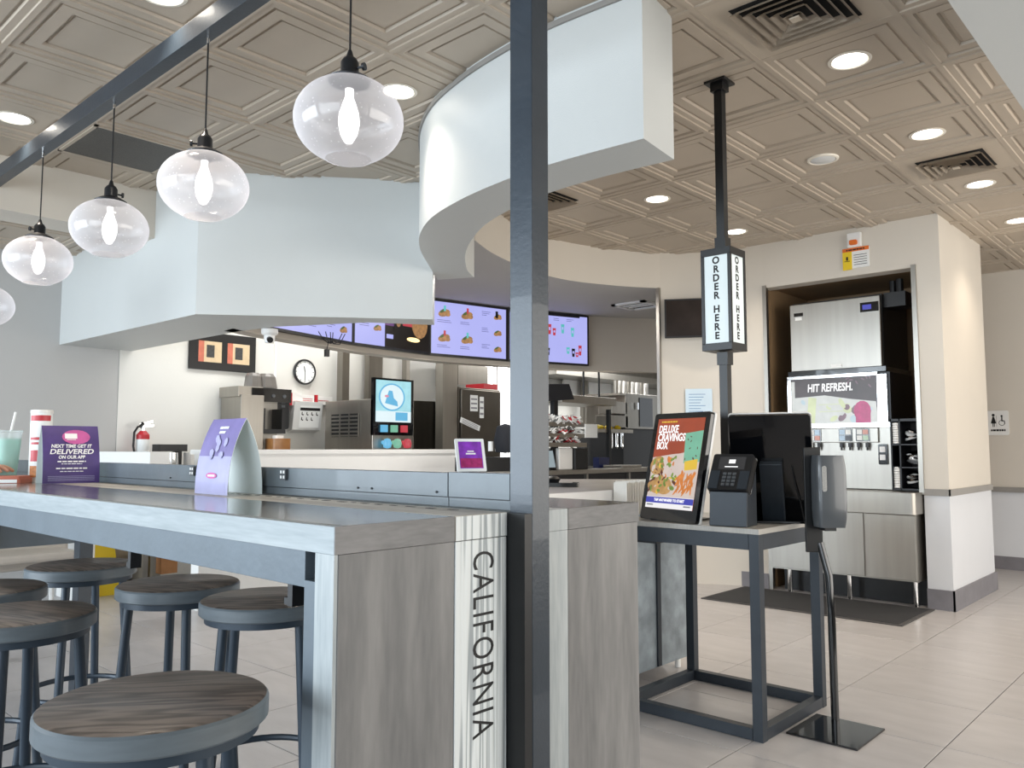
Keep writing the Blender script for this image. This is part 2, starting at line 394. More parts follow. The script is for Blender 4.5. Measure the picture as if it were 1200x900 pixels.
def strip_prism(a, b, z0, z1):
    mb = MB(); n = len(a)
    v = [(x, y, z) for z in (z0, z1) for c in (a, b) for x, y in c]; f = []
    A0, B0, A1, B1 = 0, n, 2*n, 3*n
    for k in range(n-1):
        f += [(A0+k, A0+k+1, A1+k+1, A1+k), (B0+k+1, B0+k, B1+k, B1+k+1), (A0+k, B0+k, B0+k+1, A0+k+1), (A1+k, A1+k+1, B1+k+1, B1+k)]
    f += [(A0, A1, B1, B0), (A0+n-1, B0+n-1, B1+n-1, A1+n-1)]
    return mb.add(v, [t[::-1] for t in f])
S('trim_3', strip_prism(ro, ri, 2.41, CZ+.05), 'plaster_cool', smooth=30)
# thin dark metal angle where the ribbon meets the ceiling
S('trim_4', strip_prism([(x, y-.012) for x, y in ro], ro, CZ-.02, CZ+.004), 'rail_grey', smooth=30)
# kitchen header band
bo = smoothc([(-4.05, 4.03), (-4.21, 4.36), (-4.33, 4.72), (-4.42, 5.08), (-4.44, 5.4), (-4.40, 5.68), (-4.31, 5.93), (-4.18, 6.2), (-4.02, 6.43)])
bi = [(x-.14, y+.05) for x, y in bo]
S('trim_5', strip_prism(bi, bo, 2.70, CZ+.05), 'plaster', smooth=30)
# curved wall from jamb to drinks recess
wc = smoothc([(-4.02, 6.43), (-3.86, 6.58), (-3.67, 6.70), (-3.42, 6.78), (-3.19, 6.80)])
wci = [(x-.03, y+.16) for x, y in wc]
wb = sroot('wall_back')
strip_prism(wci, wc, 0, CZ+.05).build('wall_section', 'plaster', wb, smooth=30)
MB().box(-3.19, -1.92, 6.80, 6.95, 2.64, CZ+.05).build('header', 'plaster', wb)
MB().box(-1.92, -1.742, 6.80, 8.1, .88, CZ+.05).build('pillar', 'plaster', wb)
MB().box(-1.92, -1.742, 6.80, 8.1, 0, .88).build('pillar_base', 'wall_low', wb)
MB().box(-3.30, -3.19, 6.95, 7.8, 0, 2.7).box(-1.925, -1.92, 6.95, 7.8, 0, 2.7).box(-3.3, -1.92, 7.78, 7.85, 0, 2.7).box(-3.3, -1.92, 6.95, 7.8, 2.66, 2.7).build('recess_lining', 'recess_brown', wb)
MB().box(-3.19, -3.155, 6.785, 6.83, 0, 2.66).box(-1.95, -1.915, 6.785, 6.83, 0.86, 2.66).build('steel_edge', 'stainless', wb)
MB().box(-4.05, -4.018, 6.40, 6.46, 0, 2.7).build('corner_guard', 'stainless', wb)
MB().box(-1.915, -1.73, 6.785, 6.80, .855, .905).box(-1.742, -1.727, 6.785, 8.1, .855, .905).build('chair_rail', 'rail_grey', wb)
MB().box(-1.92, -1.727, 6.782, 6.80, 0, .15).box(-1.742, -1.725, 6.782, 8.115, 0, .15).build('baseboard', 'tile_base', wb)
MB().box(-3.85, -3.19, 6.775, 6.80, 0, .13).build('baseboard', 'tile_base', wb)
wr = S('wall_restroom', MB().box(-4.5, 3.2, 9.5, 9.65, .80, CZ+.05), 'plaster')
MB().box(-4.5, 3.2, 9.5, 9.65, 0, .80).build('lower_wall', 'wall_low', wr)
MB().box(-4.5, 3.2, 9.47, 9.51, .775, .825).build('chair_rail', 'rail_grey', wr)
MB().box(-4.5, 3.2, 9.48, 9.51, 0, .13).build('baseboard', 'tile_base', wr)
S('wall_right_unseen', MB().box(3.2, 3.35, -2.4, 9.65, 0, CZ+.05), 'plaster')  # unseen plain wall, put in to cut the light from the right
S('trim_6', MB().box(-.683, -.3, 2.6, 4.15, 2.7, CZ+.05), 'plaster_cool')
# menu wall and low kitchen ceiling
mc = smoothc([(-5.45, 2.95), (-5.60, 3.25), (-5.72, 3.6), (-5.84, 4.04), (-5.95, 4.5), (-6.0, 5.0), (-6.0, 5.45), (-5.93, 5.9), (-5.80, 6.35), (-5.68, 6.8), (-5.52, 7.2), (-5.30, 7.55), (-5.03, 7.95), (-4.6, 8.4), (-4.1, 8.8)])
mci = [(x-.16, y+.02) for x, y in mc]
mat('menu_wall_paint', 'bdb4a8', .6, var=.02, scale=3, bump=.05, bscale=200)
S('wall_menu', strip_prism(mci, mc, 2.085, CZ), 'menu_wall_paint', smooth=30)
lc = [(x+.0, y) for x, y in mc[3:]]+[(-3.9, 8.9), (-3.6, 6.85)]+[(x-.006, y) for x, y in bo[::-1]]+[(-4.24, 3.86), (-4.51, 3.46), (-5.17, 3.13)]
S('ceiling_kitchen', MB().prism(lc, 2.699, 2.74), 'soffit_under')

# ---- pony walls of the service line
S('wall_service', MB().box(-7.4, -5.72, 2.5, 2.64, 1.0, 1.19).box(-7.4, -7.0, 2.5, 2.64, 0, 1.0), 'white_paint')
S('wall_counter', MB().box(-6.06, -5.94, 2.99, 5.70, 0, 1.17).box(-6.09, -5.92, 2.97, 5.72, 1.17, 1.206), 'white_paint')

# ================================================================== CEILING FIXTURES
place = {(0, 0): 'recessed downlight beside the large square air diffuser at top right', (0, 2): 'recessed downlight left of the small square air diffuser near the pillar',
         (0, 4): 'recessed downlight just beyond the small air diffuser above the pillar', (0, 6): 'recessed downlight at the far right edge in front of the restroom wall',
         (-3, 2): 'recessed downlight inside the curved soffit left of the order sign post', (-3, 4): 'recessed downlight right behind the order sign post near the curved wall',
         (-3, -2): 'recessed downlight touching the largest globe pendant, left of the curved white soffit', (-6, -4): 'leftmost recessed downlight above the black pendant beam',
         (-3, -4): 'recessed downlight cut by the top edge above the pendant beam'}
dl0 = None
for (i, j) in lights_t:
    x = GX+(i+.5)*T; y = GY+(j+.5)*T; z = CZ+.020
    if dl0 is None:
        dl0 = thing('downlight', place[(i, j)], 'ceiling light', (x, y, z), group='recessed downlights'); o = dl0
        MB().lathe([(.094, 0), (.098, -.004), (.082, -.007), (.076, -.002), (.072, .02)], 28).build('trim_ring', 'lamp_trim', dl0, smooth=True)
        MB().lathe([(.0, -.001), (.075, -.001)], 28).build('lamp_lens', 'lamp_glow', dl0)
    else: o = dup(dl0, (x, y, z), label=place[(i, j)])
    l = bpy.data.lights.new('downlight_beam', 'SPOT'); l.energy = 30; l.spot_size = 2.0; l.spot_blend = .9; l.shadow_soft_size = .07; l.color = (1, .86, .70)
    lo = bpy.data.objects.new('downlight_beam', l); COL.objects.link(lo); lo.location = (x, y, z-.02)
x, y = GX-.5*T, GY+2.5*T
sp = thing('ceiling_speaker', 'round white ceiling speaker without light between downlights', 'speaker', (x, y, CZ+.02))
MB().lathe([(.0, -.012), (.07, -.011), (.074, -.009)], 28).build('speaker_grille', 'speaker_white', sp, smooth=True)
MB().lathe([(.074, -.007), (.082, -.012), (.094, -.008), (.096, 0)], 28).build('trim_ring', 'lamp_trim', sp, smooth=True)
def diffuser(i, j, size, label):
    x = GX+(i+.5)*T; y = GY+(j+.5)*T
    t = thing('air_diffuser', label, 'air vent', (x, y, CZ), group='square ceiling air diffusers')
    MB().box(-size, size, -size, size, -.001, .0015).build('duct_opening', 'dark_void', t)
    n = 5
    for k in range(n):
        a = size*(1-k/n); b = a-size/n*.62; mb = MB()
        v = [(sx*a, sy*a, -.026) for sx, sy in ((-1, -1), (1, -1), (1, 1), (-1, 1))]+[(sx*b, sy*b, -.003) for sx, sy in ((-1, -1), (1, -1), (1, 1), (-1, 1))]
        mb.add(v, [(e, (e+1) % 4, 4+(e+1) % 4, 4+e) for e in range(4)]+[(4+e, 4+(e+1) % 4, (e+1) % 4, e) for e in range(4)])
        mb.build('louver', 'vent_paint', t)
    MB().box(-size/n*.5, size/n*.5, -size/n*.5, size/n*.5, -.03, -.024).build('centre_plate', 'vent_paint', t)
    return t
diffuser(0, -1, .2, 'large louvered air diffuser cut by the top edge of the photo')
diffuser(0, 3, .19, 'smaller looking louvered air diffuser between two downlights above the pillar')
diffuser(-4, 1, .2, 'louvered air diffuser half hidden behind the tall dark post under the curved soffit')
x, y = GX-5.5*T, GY-2.5*T
rg = thing('return_grille', 'dark perforated return air panel in the ceiling behind the pendants', 'air vent', (x, y, CZ))
MB().box(-.27, .27, -.27, .27, -.004, .001).build('perforated_panel', 'grille_dark', rg)
fm = MB()
for a in (-.29, .27): fm.box(a, a+.02, -.29, .29, -.006, .001).box(-.29, .29, a, a+.02, -.006, .001)
fm.build('grille_frame', 'tbar', rg)
p = at(748, 357, 'Z', 2.70)
kv = thing('kitchen_air_vent', 'white framed air vent in the low kitchen ceiling beside the jamb', 'air vent', (p.x, p.y, 2.70), rz=0)
MB().box(-.19, .19, -.19, .19, -.004, .0).build('vent_opening', 'dark_void', kv)
vf = MB()
for a in (-.2, .15): vf.box(a, a+.05, -.2, .2, -.02, 0).box(-.2, .2, a, a+.05, -.02, 0)
vf.box(-.15, .15, -.06, -.03, -.015, 0).box(-.15, .15, .03, .06, -.015, 0)
vf.build('vent_frame', 'white_plastic', kv)

# ================================================================== POST, BEAM, RAIL, TABLES
t = thing('steel_gantry', 'dark blue steel gantry with tall square post and high overhead pendant beam', 'frame', (-1.28, 1.46, 0))
MB().box(-1.316, -1.245, 1.430, 1.491, 0, CZ).build('post', 'navy_steel', t, W=True, bev=.0015)
MB().box(-5.68, -1.3165, 1.430, 1.490, 2.828, 2.912).build('beam', 'navy_steel', t, W=True, bev=.0015)
MB().box(-1.318, -1.246, 1.404, 1.4295, 0, 1.065).build('black_plate', 'black_steel', t, W=True)  # thin black box against the lower post, up to table height
MB().box(-4.04, -3.97, 1.432, 1.49, 0, 1.05).build('lower_post', 'navy_steel', t, W=True, bev=.0015)
MB().box(-5.40, -5.33, 1.432, 1.49, 0, 1.05).build('lower_post', 'navy_steel', t, W=True, bev=.0015)
r = thing('power_rail', 'grey-blue metal power rail running along the back of the high table', 'rail', (-3.3, 1.45, 1.07))
MB().box(-5.4, -1.533, 1.431, 1.47, 1.092, 1.153).build('rail_panel', 'rail_steel', r, W=True, bev=.001)
MB().box(-1.530, -1.3175, 1.431, 1.47, 1.092, 1.155).build('rail_panel', 'rail_steel', r, W=True, bev=.001)
MB().box(-5.4, -1.533, 1.434, 1.46, 1.0685, 1.090).build('rail_lip', 'rail_steel', r, W=True)
MB().box(-1.530, -1.3175, 1.434, 1.46, 1.0685, 1.090).build('rail_lip', 'rail_steel', r, W=True)
MB().box(-5.4, -1.317, 1.44, 1.468, 1.067, 1.1).build('rail_core', 'black_steel', r, W=True)
for px_ in (200, 300, 420, 436, 512): 
    q = at(px_, 566, 'Y', 1.431); MB().cyl((q.x, 1.431, 1.103), (q.x, 1.427, 1.103), .0028, n=8).build('screw', 'black_steel', r, W=True)
for px_ in (227, 334):
    q = at(px_, 556, 'Y', 1.43)
    o = MB().box(q.x-.016, q.x+.016, 1.421, 1.431, 1.115, 1.15).build('outlet', 'grey_plastic', r, W=True)
    MB().box(q.x-.012, q.x-.004, 1.4195, 1.421, 1.12, 1.129).box(q.x+.004, q.x+.012, 1.4195, 1.421, 1.12, 1.129).box(q.x-.012, q.x-.004, 1.4195, 1.421, 1.136, 1.145).box(q.x+.004, q.x+.012, 1.4195, 1.421, 1.136, 1.145).build('outlet_face', 'white_plastic', o, W=True)

bt = thing('high_table', 'long high table with whitewashed front edge and CALIFORNIA lettered end panel', 'table', (-3.3, 1.16, 0))
X0, X1 = -5.4, -1.302
MB().box(X0, X1-.0, .945, 1.238, 1.013, 1.067).build('tabletop', 'wood_grey_top', bt, W=True, bev=.001)
MB().box(X0, X1, .923, .9445, 1.013, 1.0665).build('front_edge', 'whitewash_x', bt, W=True, bev=.001, label='whitewashed front edge of the table')
MB().box(X1, X1+.0015, .9235, 1.236, 1.0135, 1.0665).build('end_edge', 'wood_grey_end', bt, W=True)
MB().box(X0, X1+.0015, 1.2385, 1.403, 1.013, 1.0668).build('back_plank', 'whitewash_strip', bt, W=True, bev=.001, label='pale whitewashed plank along the back of the top')
MB().box(X1, X1+.002, 1.2395, 1.4025, 1.0135, 1.0660).build('plank_end', 'whitewash_v', bt, W=True)
MB().box(X1-.062, X1, .934, 1.236, 0, 1.0125).build('end_panel', 'wood_grey_v', bt, W=True, bev=.001)
MB().box(X1-.064, X1-.002, .925, .9335, 0, 1.0125).build('end_stile', 'whitewash_plain', bt, W=True, label='whitewashed front edge of the end panel')
MB().box(X1-.062, X1+.001, 1.2385, 1.402, 0, 1.0115).build('lettered_plank', 'whitewash_v', bt, W=True, bev=.001, label='whitewashed plank with black CALIFORNIA lettering')
MB().box(X1-.108, X1-.066, .930, .975, 0, .955).box(X1-.108, X1-.066, 1.33, 1.40, 0, .955).build('leg', 'apron_steel', bt, W=True, bev=.001)
MB().box(X0, X1-.109, .932, .962, .940, 1.0125).build('apron', 'apron_steel', bt, W=True, bev=.001)
for px_, d in ((36, 40), (158, 0), (348, 0)):
    q = at(px_, 650, 'Y', .98)
    if px_ == 36: continue
    MB().box(q.x-.009, q.x+.009, .965, .995, .885, .96).box(q.x-.03, q.x-.005, .97, .985, .885, .90).build('hook_bracket', 'black_plastic', bt, W=True)
MB().box(-5.4, -5.36, .94, 1.95, .64, 1.01).build('end_board', 'apron_steel', bt, W=True)
MT = frame((X1+.0016, 1.322, .783), (0, 0, -1), (0, 1, 0))
text('CALIFORNIA', .094, 'ink_black', bt, MT, W=True, space=1.15, bold=-.0002, fit=.405)
# small print stamped on the pale plank
sp_ = MB()
rnd = random.Random(3)
x = -2.6
while x < -1.4:
    wd = rnd.uniform(.01, .035); sp_.box(x, x+wd, 1.36+rnd.uniform(-.004, .004), 1.372, 1.0668, 1.0674); x += wd+rnd.uniform(.02, .05)
sp_.build('stamped_print', 'ink_black', bt, W=True, kind='stuff')

b2 = thing('back_table', 'high grey table on the far side of the post with plain plank end panel', 'table', (-3.3, 1.74, 0))
MB().box(X0, X1, 1.632, 1.951, 1.010, 1.0635).build('tabletop', 'wood_grey_top', b2, W=True, bev=.001)
MB().box(X1, X1+.0015, 1.633, 1.9505, 1.0105, 1.063).build('end_edge', 'wood_grey_end', b2, W=True)
MB().box(X0, X1+.001, 1.497, 1.6305, 1.010, 1.0632).build('back_plank', 'whitewash_plain', b2, W=True, bev=.001, label='whitewashed plank of the far table')
MB().box(X1-.062, X1, 1.497, 1.6305, 0, 1.0095).build('white_plank', 'whitewash_plain', b2, W=True, label='whitewashed upright plank')
MB().box(X1-.062, X1, 1.632, 1.945, 0, 1.0095).build('end_panel', 'wood_grey_v', b2, W=True, bev=.001)
MB().box(X0, X1-.07, 1.90, 1.93, .945, 1.0095).build('apron', 'apron_steel', b2, W=True)

# ================================================================== PENDANTS
gm = bpy.data.materials.new('seeded_glass'); gm.use_nodes = True; nt = gm.node_tree; nt.nodes.clear()
out = nt.nodes.new('ShaderNodeOutputMaterial'); tr = nt.nodes.new('ShaderNodeBsdfTransparent'); tl = nt.nodes.new('ShaderNodeBsdfTranslucent')
df = nt.nodes.new('ShaderNodeBsdfDiffuse'); gl = nt.nodes.new('ShaderNodeBsdfGlossy'); gl.inputs['Roughness'].default_value = .06
tr.inputs[0].default_value = (.97, .97, .985, 1); tl.inputs[0].default_value = (.95, .93, .97, 1); df.inputs[0].default_value = (.9, .9, .93, 1)
tc = nt.nodes.new('ShaderNodeTexCoord'); vo = nt.nodes.new('ShaderNodeTexVoronoi'); vo.inputs['Scale'].default_value = 55
nt.links.new(tc.outputs['Object'], vo.inputs['Vector'])
mr = nt.nodes.new('ShaderNodeMapRange'); mr.inputs[1].default_value = .0; mr.inputs[2].default_value = .22; mr.inputs[3].default_value = .75; mr.inputs[4].default_value = .0
nt.links.new(vo.outputs['Distance'], mr.inputs[0])
lw = nt.nodes.new('ShaderNodeLayerWeight'); lw.inputs[0].default_value = .35
mx0 = nt.nodes.new('ShaderNodeMixShader'); mx0.inputs[0].default_value = .45
nt.links.new(tl.outputs[0], mx0.inputs[1]); nt.links.new(df.outputs[0], mx0.inputs[2])
am = nt.nodes.new('ShaderNodeMath'); am.operation = 'MULTIPLY_ADD'; am.inputs[1].default_value = .55; am.inputs[2].default_value = .13
nt.links.new(lw.outputs['Facing'], am.inputs[0]); am.inputs[1].default_value = .5; am.inputs[2].default_value = .30
ad = nt.nodes.new('ShaderNodeMath'); ad.operation = 'MULTIPLY_ADD'; ad.inputs[1].default_value = .35; ad.use_clamp = True
nt.links.new(mr.outputs[0], ad.inputs[0]); nt.links.new(am.outputs[0], ad.inputs[2])
mx1 = nt.nodes.new('ShaderNodeMixShader'); nt.links.new(ad.outputs[0], mx1.inputs[0]); nt.links.new(tr.outputs[0], mx1.inputs[1]); nt.links.new(mx0.outputs[0], mx1.inputs[2])
mx2 = nt.nodes.new('ShaderNodeMixShader'); mx2.inputs[0].default_value = .06
nt.links.new(mx1.outputs[0], mx2.inputs[1]); nt.links.new(gl.outputs[0], mx2.inputs[2]); nt.links.new(mx2.outputs[0], out.inputs[0])
MATS['seeded_glass'] = gm
mat('bulb_glass', (1, .96, .93), .3, emit=2.2, var=0); mat('filament', (1, .85, .7), .3, emit=20, var=0)
mat('socket_black', '23262b', .35, metal=.4, var=.1)
PX = [(-2.02, 'largest and nearest'), (-2.95, 'second from the right'), (-3.85, 'third from the right'), (-4.80, 'fourth from the right'), (-5.76, 'last, cut by the left edge of the photo')]
pd0 = None
for x, nm in PX:
    lab = 'seeded glass globe pendant with glowing bulb, '+nm if 'largest' not in nm else 'seeded glass globe pendant, largest of the row, nearest the curved soffit'
    cz = 2.225
    if pd0 is None:
        pd0 = thing('globe_pendant', lab, 'pendant lamp', (x, 1.46, cz), rz=.4, group='globe pendants under the beam'); o = pd0
        pr = [(.062, -.117), (.060, -.121), (.066, -.119)]
        a = [(.168*math.cos(math.radians(q)), .132*math.sin(math.radians(q))) for q in range(-62, 74, 6)]
        a = [(max(r_, .03), z_) for r_, z_ in a]
        MB().lathe([(.071, -.121), (.070, -.1235), (.0755, -.120)]+a+[(.045, .129)], 48).build('glass_globe', 'seeded_glass', pd0, smooth=60)
        pd0.children[0].data.polygons
        MB().lathe([(.0, -.075), (.012, -.070), (.026, -.045), (.033, -.01), (.031, .02), (.020, .055), (.013, .075), (.013, .10)], 20).build('bulb', 'bulb_glass', pd0, smooth=True)
        fi = pd0.children[-1]
        MB().tube([(.008*math.cos(k*1.2), .008*math.sin(k*1.2), -.045+.0055*k) for k in range(18)], .0016, 5).build('filament', 'filament', fi)
        MB().lathe([(.068, .122), (.070, .127), (.045, .142), (.030, .147), (.028, .150), (.028, .185), (.020, .198), (.012, .204), (.007, .222), (.0035, .228)], 24).build('socket', 'socket_black', pd0, smooth=True)
        kn = pd0.children[-1]
        MB().cyl((.028, 0, .165), (.05, 0, .165), .004, n=8).lathe([(.0, -.004), (.012, -.004), (.012, .004), (.0, .004)], 12, M=Matrix.Translation((.05, 0, .165)) @ Matrix.Rotation(PI/2, 4, 'Y')).build('switch_key', 'socket_black', kn)
        MB().cyl((0, 0, .225), (0, 0, 2.828-cz), .0035, n=8).build('cord', 'black_plastic', pd0)
        MB().cyl((0, 0, 2.795-cz), (0, 0, 2.827-cz), .006, n=8).build('cord_grip', 'chrome', pd0)
    else: o = dup(pd0, (x, 1.46, cz if x > -5.7 else cz-.131), rz=.4+x*3, label=lab)
    l = bpy.data.lights.new('pendant_glow', 'POINT'); l.energy = 5; l.shadow_soft_size = .03; l.color = (1, .9, .82)
    lo = bpy.data.objects.new('pendant_glow', l); COL.objects.link(lo); lo.location = (x, 1.46, (cz if x > -5.7 else cz-.131)-.0)

# ================================================================== STOOLS
st0 = None
SH = .77
def stool():
    t = thing('bar_stool', 'x', 'stool', (0, 0, 0), group='round bar stools')
    MB().lathe([(.0, SH), (.183, SH), (.190, SH-.003)], 48).build('seat', 'seat_wood', t, smooth=30)
    MB().lathe([(.190, SH-.003), (.194, SH-.008), (.194, SH-.038), (.190, SH-.042), (.0, SH-.042)], 48).build('seat_rim', 'seat_rim', t, smooth=30, label='grey painted seat edge')
    MB().lathe([(.178, SH-.0425), (.178, SH-.062), (.150, SH-.064), (.0, SH-.064)], 40).build('support_ring', 'stool_leg', t, smooth=30)
    for k in range(4):
        a = PI/4+k*PI/2; c, s = math.cos(a), math.sin(a)
        MB().cyl((.150*c, .150*s, SH-.06), (.205*c, .205*s, .004), .0145, .0145, 12).build('leg', 'stool_leg', t, smooth=True)
    MB().tube([(.176*math.cos(q*PI/18), .176*math.sin(q*PI/18), .30) for q in range(36)], .010, 8, closed=True).build('footring', 'stool_leg', t, smooth=True)
    return t
ST = [((-1.478, .672), .9, 'round wooden bar stool in the foreground, nearest and largest'),
      ((-2.512, .754), .3, 'bar stool at the lower left edge, seat half in view'),
      ((-3.053, .80), .7, 'bar stool mostly hidden behind the left foreground stool, sliver of seat at the edge'),
      ((-3.38, 1.23), .1, 'bar stool tucked under the table farthest left, in front of the dark lower post'),
      ((-2.685, 1.285), .5, 'bar stool tucked under the table, middle of the three along the wall rail'),
      ((-2.225, 1.34), .9, 'bar stool tucked under the table next to the end leg')]
for (x, y), a, lab in ST:
    if st0 is None: st0 = stool(); st0.matrix_basis = Matrix.Translation((x, y, 0)) @ Matrix.Rotation(a, 4, 'Z'); st0['label'] = lab
    else: dup(st0, (x, y, 0), a, label=lab)

# ================================================================== KIOSK TABLE
kt = thing('kiosk_table', 'dark steel framed order kiosk stand with pale slab top', 'table', (-1.93, 3.6, 0))
kx0, kx1, ky0, ky1 = -2.30, -1.57, 3.251, 3.93
MB().box(kx0, kx1, ky0, ky1, .852, .875).build('tabletop', 'table_vinyl', kt, W=True, bev=.001)
for x in (kx0+.003, kx1-.048):
    for y in (ky0+.003, ky1-.048): MB().box(x, x+.045, y, y+.045, 0, .852).build('leg', 'kiosk_steel', kt, W=True, bev=.001)
MB().box(kx0+.05, kx1-.05, ky0+.004, ky0+.03, .785, .851).build('apron', 'kiosk_steel', kt, W=True)
MB().box(kx0+.05, kx1-.05, ky1-.03, ky1-.004, .785, .851).build('apron', 'kiosk_steel', kt, W=True)
MB().box(kx1-.03, kx1-.004, ky0+.05, ky1-.05, .785, .851).build('apron', 'kiosk_steel', kt, W=True)
MB().box(kx0+.004, kx0+.03, ky0+.05, ky1-.05, .785, .851).build('apron', 'kiosk_steel', kt, W=True)
for a in ((kx0+.05, kx1-.05, ky0+.004, ky0+.046), (kx0+.05, kx1-.05, ky1-.046, ky1-.004), (kx1-.046, kx1-.004, ky0+.05, ky1-.05), (kx0+.004, kx0+.046, ky0+.05, ky1-.05)):
    MB().box(*a, .002, .05).build('floor_rail', 'kiosk_steel', kt, W=True, bev=.001)
MB().box(-2.2, -2.08, 3.262, 3.40, .775, .851).build('cable_box', 'black_plastic', kt, W=True)
# order sign on post
sg = thing('order_sign', 'black square post from kiosk table to ceiling carrying an ORDER HERE box', 'sign', (-1.87, 3.56, .875))
for z0_, z1_ in ((0, .80), (1.30, CZ-.875-.004)): MB().box(-.021, .021, -.021, .021, z0_, z1_).build('pole', 'black_steel', sg, bev=.001)
MB().box(-.055, .055, -.055, .055, CZ-.875-.012, CZ-.875).box(-.033, .033, -.033, .033, CZ-.875-.05, CZ-.875-.012).build('ceiling_plate', 'black_steel', sg)
for z0_, z1_ in ((.74, .80), (1.30, 1.36)): MB().box(-.028, .028, -.028, .028, z0_, z1_).build('collar', 'black_steel', sg)
hb = .078; z0, z1 = .805, 1.297
bx = MB().box(-hb, hb, -hb, hb, z0, z0+.035).box(-hb, hb, -hb, hb, z1-.035, z1)
for sx in (-1, 1):
    for sy in (-1, 1): bx.box(min(sx*hb, sx*(hb-.016)), max(sx*hb, sx*(hb-.016)), min(sy*hb, sy*(hb-.016)), max(sy*hb, sy*(hb-.016)), z0+.03, z1-.03)
bx.build('sign_box', 'black_steel', sg, bev=.001)
for k in range(4):
    R = Matrix.Rotation(k*PI/2, 4, 'Z')
    pn = MB().box(-hb+.016, hb-.016, -hb+.006, -hb+.010, z0+.035, z1-.035, R).build('sign_panel', 'sign_ply', sg)
    M = R @ frame((0, -hb+.0055, (z0+z1)/2), (1, 0, 0), (0, 0, 1))
    for q_, ch_ in enumerate('ORDER HERE'):
        if ch_ != ' ': text(ch_, .047, 'ink_black', pn, M @ Matrix.Translation((0, .186-.0425*q_+(.019 if q_ > 5 else 0), 0)), bold=.0016)
# kiosk display 1
def kiosk(name, label, L, R_, lean, h, front):
    L, R_ = Vector(L), Vector(R_); xd = (R_-L).normalized(); wd = (R_-L).length
    nrm = xd.cross(Vector((0, 0, 1)))                       # points toward camera side (-Y)
    c = (L+R_)/2; c.z = .876
    up = (Vector((0, 0, 1))*h + (-nrm if front else nrm)*lean).normalized()
    t = thing(name, label, 'kiosk', M=Matrix.Translation(c))
    F = Matrix.Translation(-c) @ frame(c+Vector((0, 0, .004)), xd, up)   # local: x right, y up, z toward viewer
    return t, F, wd, (h**2+lean**2)**.5
k1, F, wd, hh = kiosk('order_kiosk', 'portrait touchscreen ordering kiosk showing a red boxed meal advert, facing the camera', (-2.235, 3.36, 0), (-1.868, 3.25, 0), .112, .505, True)
H2 = wd/2
MB().rbox(-H2, H2, 0, hh, -.022, 0, .012, F).build('display_frame', 'black_gloss', k1, smooth=30)
MB().rbox(-H2-.003, H2+.003, -.003, hh+.003, -.034, -.0225, .012, F).build('rear_shell', 'white_plastic', k1, smooth=30)
mat('scr_red', 'a8441f', .3, emit=.75, var=.25, scale=7); mat('scr_cream', 'd9c9c0', .3, emit=.8, var=.12, scale=9); mat('scr_white', 'f3f1f2', .3, emit=.85, var=0)
mat('scr_teal', '7ec2a4', .3, emit=.75, var=.1, scale=15); mat('scr_fry', 'd98030', .3, emit=.8, var=.25, scale=40); mat('scr_food', 'c79a5c', .3, emit=.7, var=.45, scale=26)
mat('scr_blue', '3b3fae', .3, emit=.85, var=0); mat('scr_yellow', 'e9c23a', .3, emit=.8, var=.1); mat('scr_green', '7d9a3c', .3, emit=.7, var=.4, scale=40); mat('scr_brown', '6b2f1a', .3, emit=.6, var=.3, scale=12)
a0, b0 = -H2+.03, H2-.03; y0, y1 = .055, hh-.028; wS = b0-a0; hS = y1-y0
def U(u, v): return (a0+u*wS, y0+v*hS)
sm = MB(); z = .0012
sm.mt(0).rect(a0, y0, b0, y1, z, F)
sm.mt(1).poly([U(0, .12), U(1, .12), U(1, .63), U(.45, .60), U(0, .56)], z+.0003, F)
sm.mt(1).poly([U(.52, .6), U(1, .66), U(1, .2), U(.5, .3)], z+.0004, F)
sm.mt(2).poly([U(.64, .83), U(1, .86), U(1, .52), U(.68, .50)], z+.0006, F)
sm.mt(3).poly([U(.70, .52), U(.96, .55), U(.97, .44), U(.72, .42)], z+.0008, F)
sm.mt(4)
rf = random.Random(5)
for k in range(26):
    x, y = .62+rf.random()*.3, .2+rf.random()*.16; a = rf.uniform(.6, 2.0); q = U(x, y); sm.ell(q[0], q[1], .035, .0055, z+.0009+.00005*k, F, 8, a)
sm.mt(5)
for (x, y, rx, ry, a) in ((.14, .47, .055, .045, .2), (.30, .26, .07, .045, -.3), (.16, .23, .06, .03, -.2)): q = U(x, y); sm.ell(q[0], q[1], rx, ry, z+.001, F, 16, a)
sm.mt(1)
for (x, y, rx, ry, a) in ((.45, .43, .06, .042, .5), (.36, .50, .04, .035, 0)): q = U(x, y); sm.ell(q[0], q[1], rx, ry, z+.0014, F, 16, a)
sm.mt(6)
for k in range(12):
    q = U(.2+rf.random()*.35, .22+rf.random()*.32); sm.ell(q[0], q[1], .014, .007, z+.0016+.00005*k, F, 7, rf.random()*3)
for k in range(60):
    u_, v_ = .04+rf.random()*.52, .17+rf.random()*.38
    if u_ > .5 and v_ > .42: continue
    sm.mt(rf.choice([1, 5, 5, 6, 9, 4, 3])); q = U(u_, v_); sm.ell(q[0], q[1], .007+rf.random()*.016, .004+rf.random()*.008, z+.0011+.00001*k, F, 8, rf.random()*3)
sm.mt(9)
for k in range(9): q = U(.68+rf.random()*.28, .54+rf.random()*.27); sm.ell(q[0], q[1], .007, .003, z+.0007+.00001*k, F, 7, rf.random()*3)
sm.mt(7).rect(a0, y0, b0, y0+.125*hS, z+.0018, F)
sm.mt(8).rect(a0, y0+.055*hS, b0, y0+.12*hS, z+.0022, F)
scn = sm.build('screen', ['scr_red', 'scr_cream', 'scr_teal', 'scr_yellow', 'scr_fry', 'scr_food', 'scr_green', 'scr_white', 'scr_blue', 'scr_brown'], k1)
mat('scr_ink', (1, 1, 1), .3, emit=1.0, var=0)
